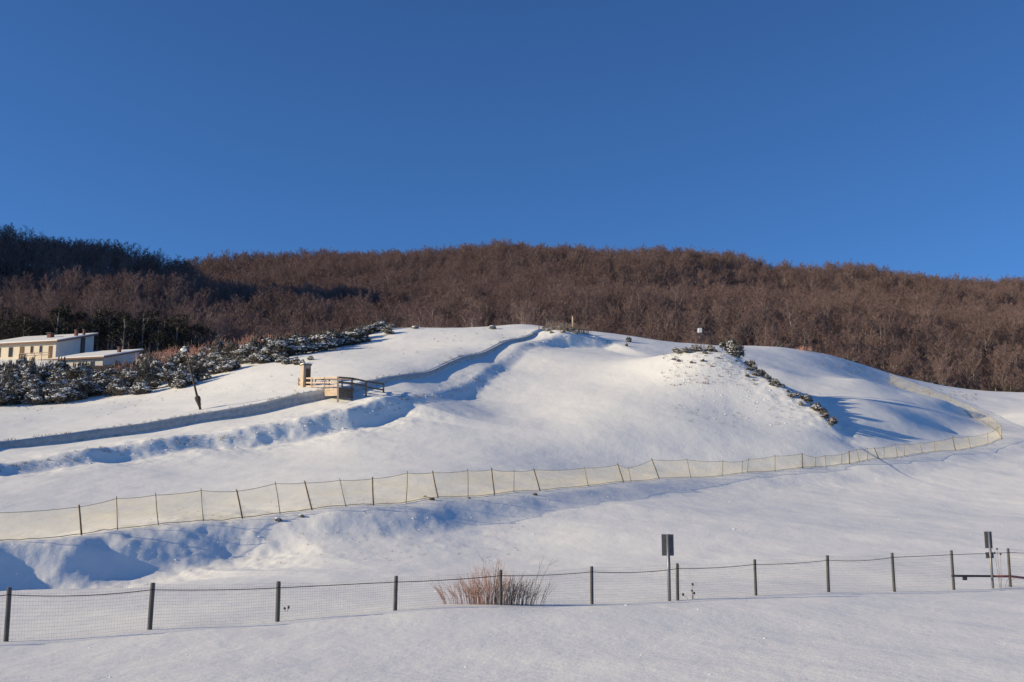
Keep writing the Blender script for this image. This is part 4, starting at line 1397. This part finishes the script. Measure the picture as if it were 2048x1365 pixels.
# ------------------------------------------------------------------ scattered small things
ROCKS = [(556, 57.0, .17, True, 'snow-capped stone on the bank below the net'), (603, 57.8, .13, True, 'second snow-capped stone, smaller, on the bank below the net'), (864, 64.8, .15, False, 'dark bare stone just below the net'),
         (850, 66.3, .09, False, 'small dark stone at the foot of the net'), (938, 67.0, .08, False, 'dark stone under a net pole'), (1070, 71.5, .13, False, 'dark lump of earth on the bank under the net'),
         (985, 165, .5, True, 'snow-capped boulder on the rounded crest'), (830, 168, .42, True, 'white snow-covered boulder at the left end of the crest')]
for u, Y, r, cap, lab in ROCKS:
    x, y, z = on_ground(u, Y)
    o = thing('boulder', (x, y, z), lab, 'boulder')
    mb = MB(); mb.blob((0, 0, r * .3), r, (1.25, 1, .75), .2, rng, 2); mb.build('rock', M['stone'] if cap else M['earth'], o)
    if cap:
        mb = MB(); mb.blob((-.15 * r, 0, r * .75), r * .8, (1.2, 1, .45), .1, rng, 2); mb.build('snow_cap', M['frost'], o, True)


def scatter(n, us, Ys, fn):
    xs, yy = [], []
    for i in range(n):
        u = rng.uniform(*us); Y = rng.uniform(*Ys)
        t = ray(u, 900)[0]
        xs.append(t * Y); yy.append(Y)
    zz = G.z(np.array(xs), np.array(yy))
    for x, y, z in zip(xs, yy, zz):
        fn(x, y, float(z))


clod = MB()


def put_clod(lo, hi):
    def f(x, y, z):
        r = rng.uniform(lo, hi) * rng.random() ** 1.5 + lo * .5
        clod.blob((x, y, z - r * .1), r, (1.3, 1, .6), .3, rng, 1)
    return f


scatter(130, (-50, 2100), (13, 24), put_clod(.006, .022))
scatter(110, (-50, 2100), (24, 45), put_clod(.012, .045))
scatter(120, (0, 1000), (45, 62), put_clod(.015, .06))
scatter(90, (1000, 2040), (55, 110), put_clod(.02, .07))
scatter(420, (1330, 1560), (117, 135), put_clod(.03, .12))
scatter(150, (1340, 1600), (110, 133), put_clod(.03, .13))
# (tufts on the mound follow below)
# clods along the bank lips
for pl, n, lo, hi in ((BANK, 260, .04, .14), (NETB, 200, .02, .08), (CUT, 60, .03, .08)):
    xs = []; yy = []
    for i in range(n):
        j = rng.randrange(1, len(pl) - 2); f = rng.random()
        xs.append(pl[j][0] * (1 - f) + pl[j + 1][0] * f + rng.gauss(0, .8)); yy.append(pl[j][1] * (1 - f) + pl[j + 1][1] * f + rng.gauss(0, .8))
    zz = G.z(np.array(xs), np.array(yy)); fn = put_clod(lo, hi)
    for x, y, z in zip(xs, yy, zz): fn(x, y, float(z))
o = clod.build('snow_clods', M['frost'], None)
tag(o, 'small clods and crumbs of snow scattered over the slopes', 'snow clods', kind='stuff')

grass = MB()


def put_tuft(x, y, z, s=1.0):
    for k_ in range(9):
        d = Vector((rng.uniform(-.5, .5), rng.uniform(-.5, .5), 1)).normalized() * rng.uniform(.10, .26) * s
        p = Vector((x + rng.uniform(-.12, .12) * s, y + rng.uniform(-.12, .12) * s, z - .03)); sd = Vector((rng.uniform(-1, 1), rng.uniform(-1, 1), 0)).normalized() * .012 * s
        b = len(grass.v); grass.v += [tuple(p - sd), tuple(p + sd), tuple(p + d)]; grass.f.append((b, b + 1, b + 2)); grass.m.append(0)


scatter(170, (-40, 640), (112, 134), lambda x, y, z: put_tuft(x, y, z, .4 + .9 * rng.random() ** 2))
scatter(70, (620, 1060), (135, 172), lambda x, y, z: put_tuft(x, y, z, .5 + rng.random()))
scatter(260, (1330, 1520), (122, 136), lambda x, y, z: put_tuft(x, y, z, .7 + 1.3 * rng.random() ** 2))
scatter(220, (1350, 1640), (108, 134), lambda x, y, z: put_tuft(x, y, z, .4 + rng.random() ** 2))
scatter(120, (1640, 1960), (172, 184), lambda x, y, z: put_tuft(x, y, z, 1.6))
scatter(120, (300, 1060), (50, 66), lambda x, y, z: put_tuft(x, y, z, .6))
for pl, n in ((CUT, 260), (BANK, 220)):
    xs = []; yy = []
    for i in range(n):
        j = rng.randrange(1, len(pl) - 1); f = rng.random()
        xs.append(pl[j][0] * (1 - f) + pl[j + 1 if j + 1 < len(pl) else j][0] * f + rng.gauss(-.2, .35)); yy.append(pl[j][1] * (1 - f) + pl[j + 1 if j + 1 < len(pl) else j][1] * f + rng.gauss(.2, .35))
    zz = G.z(np.array(xs), np.array(yy))
    for x, y, z in zip(xs, yy, zz): put_tuft(x, y, float(z), 1.2)
o = grass.build('dry_grass', M['straw'], None)
tag(o, 'sparse dry grass tips poking through the snow', 'grass', kind='stuff')
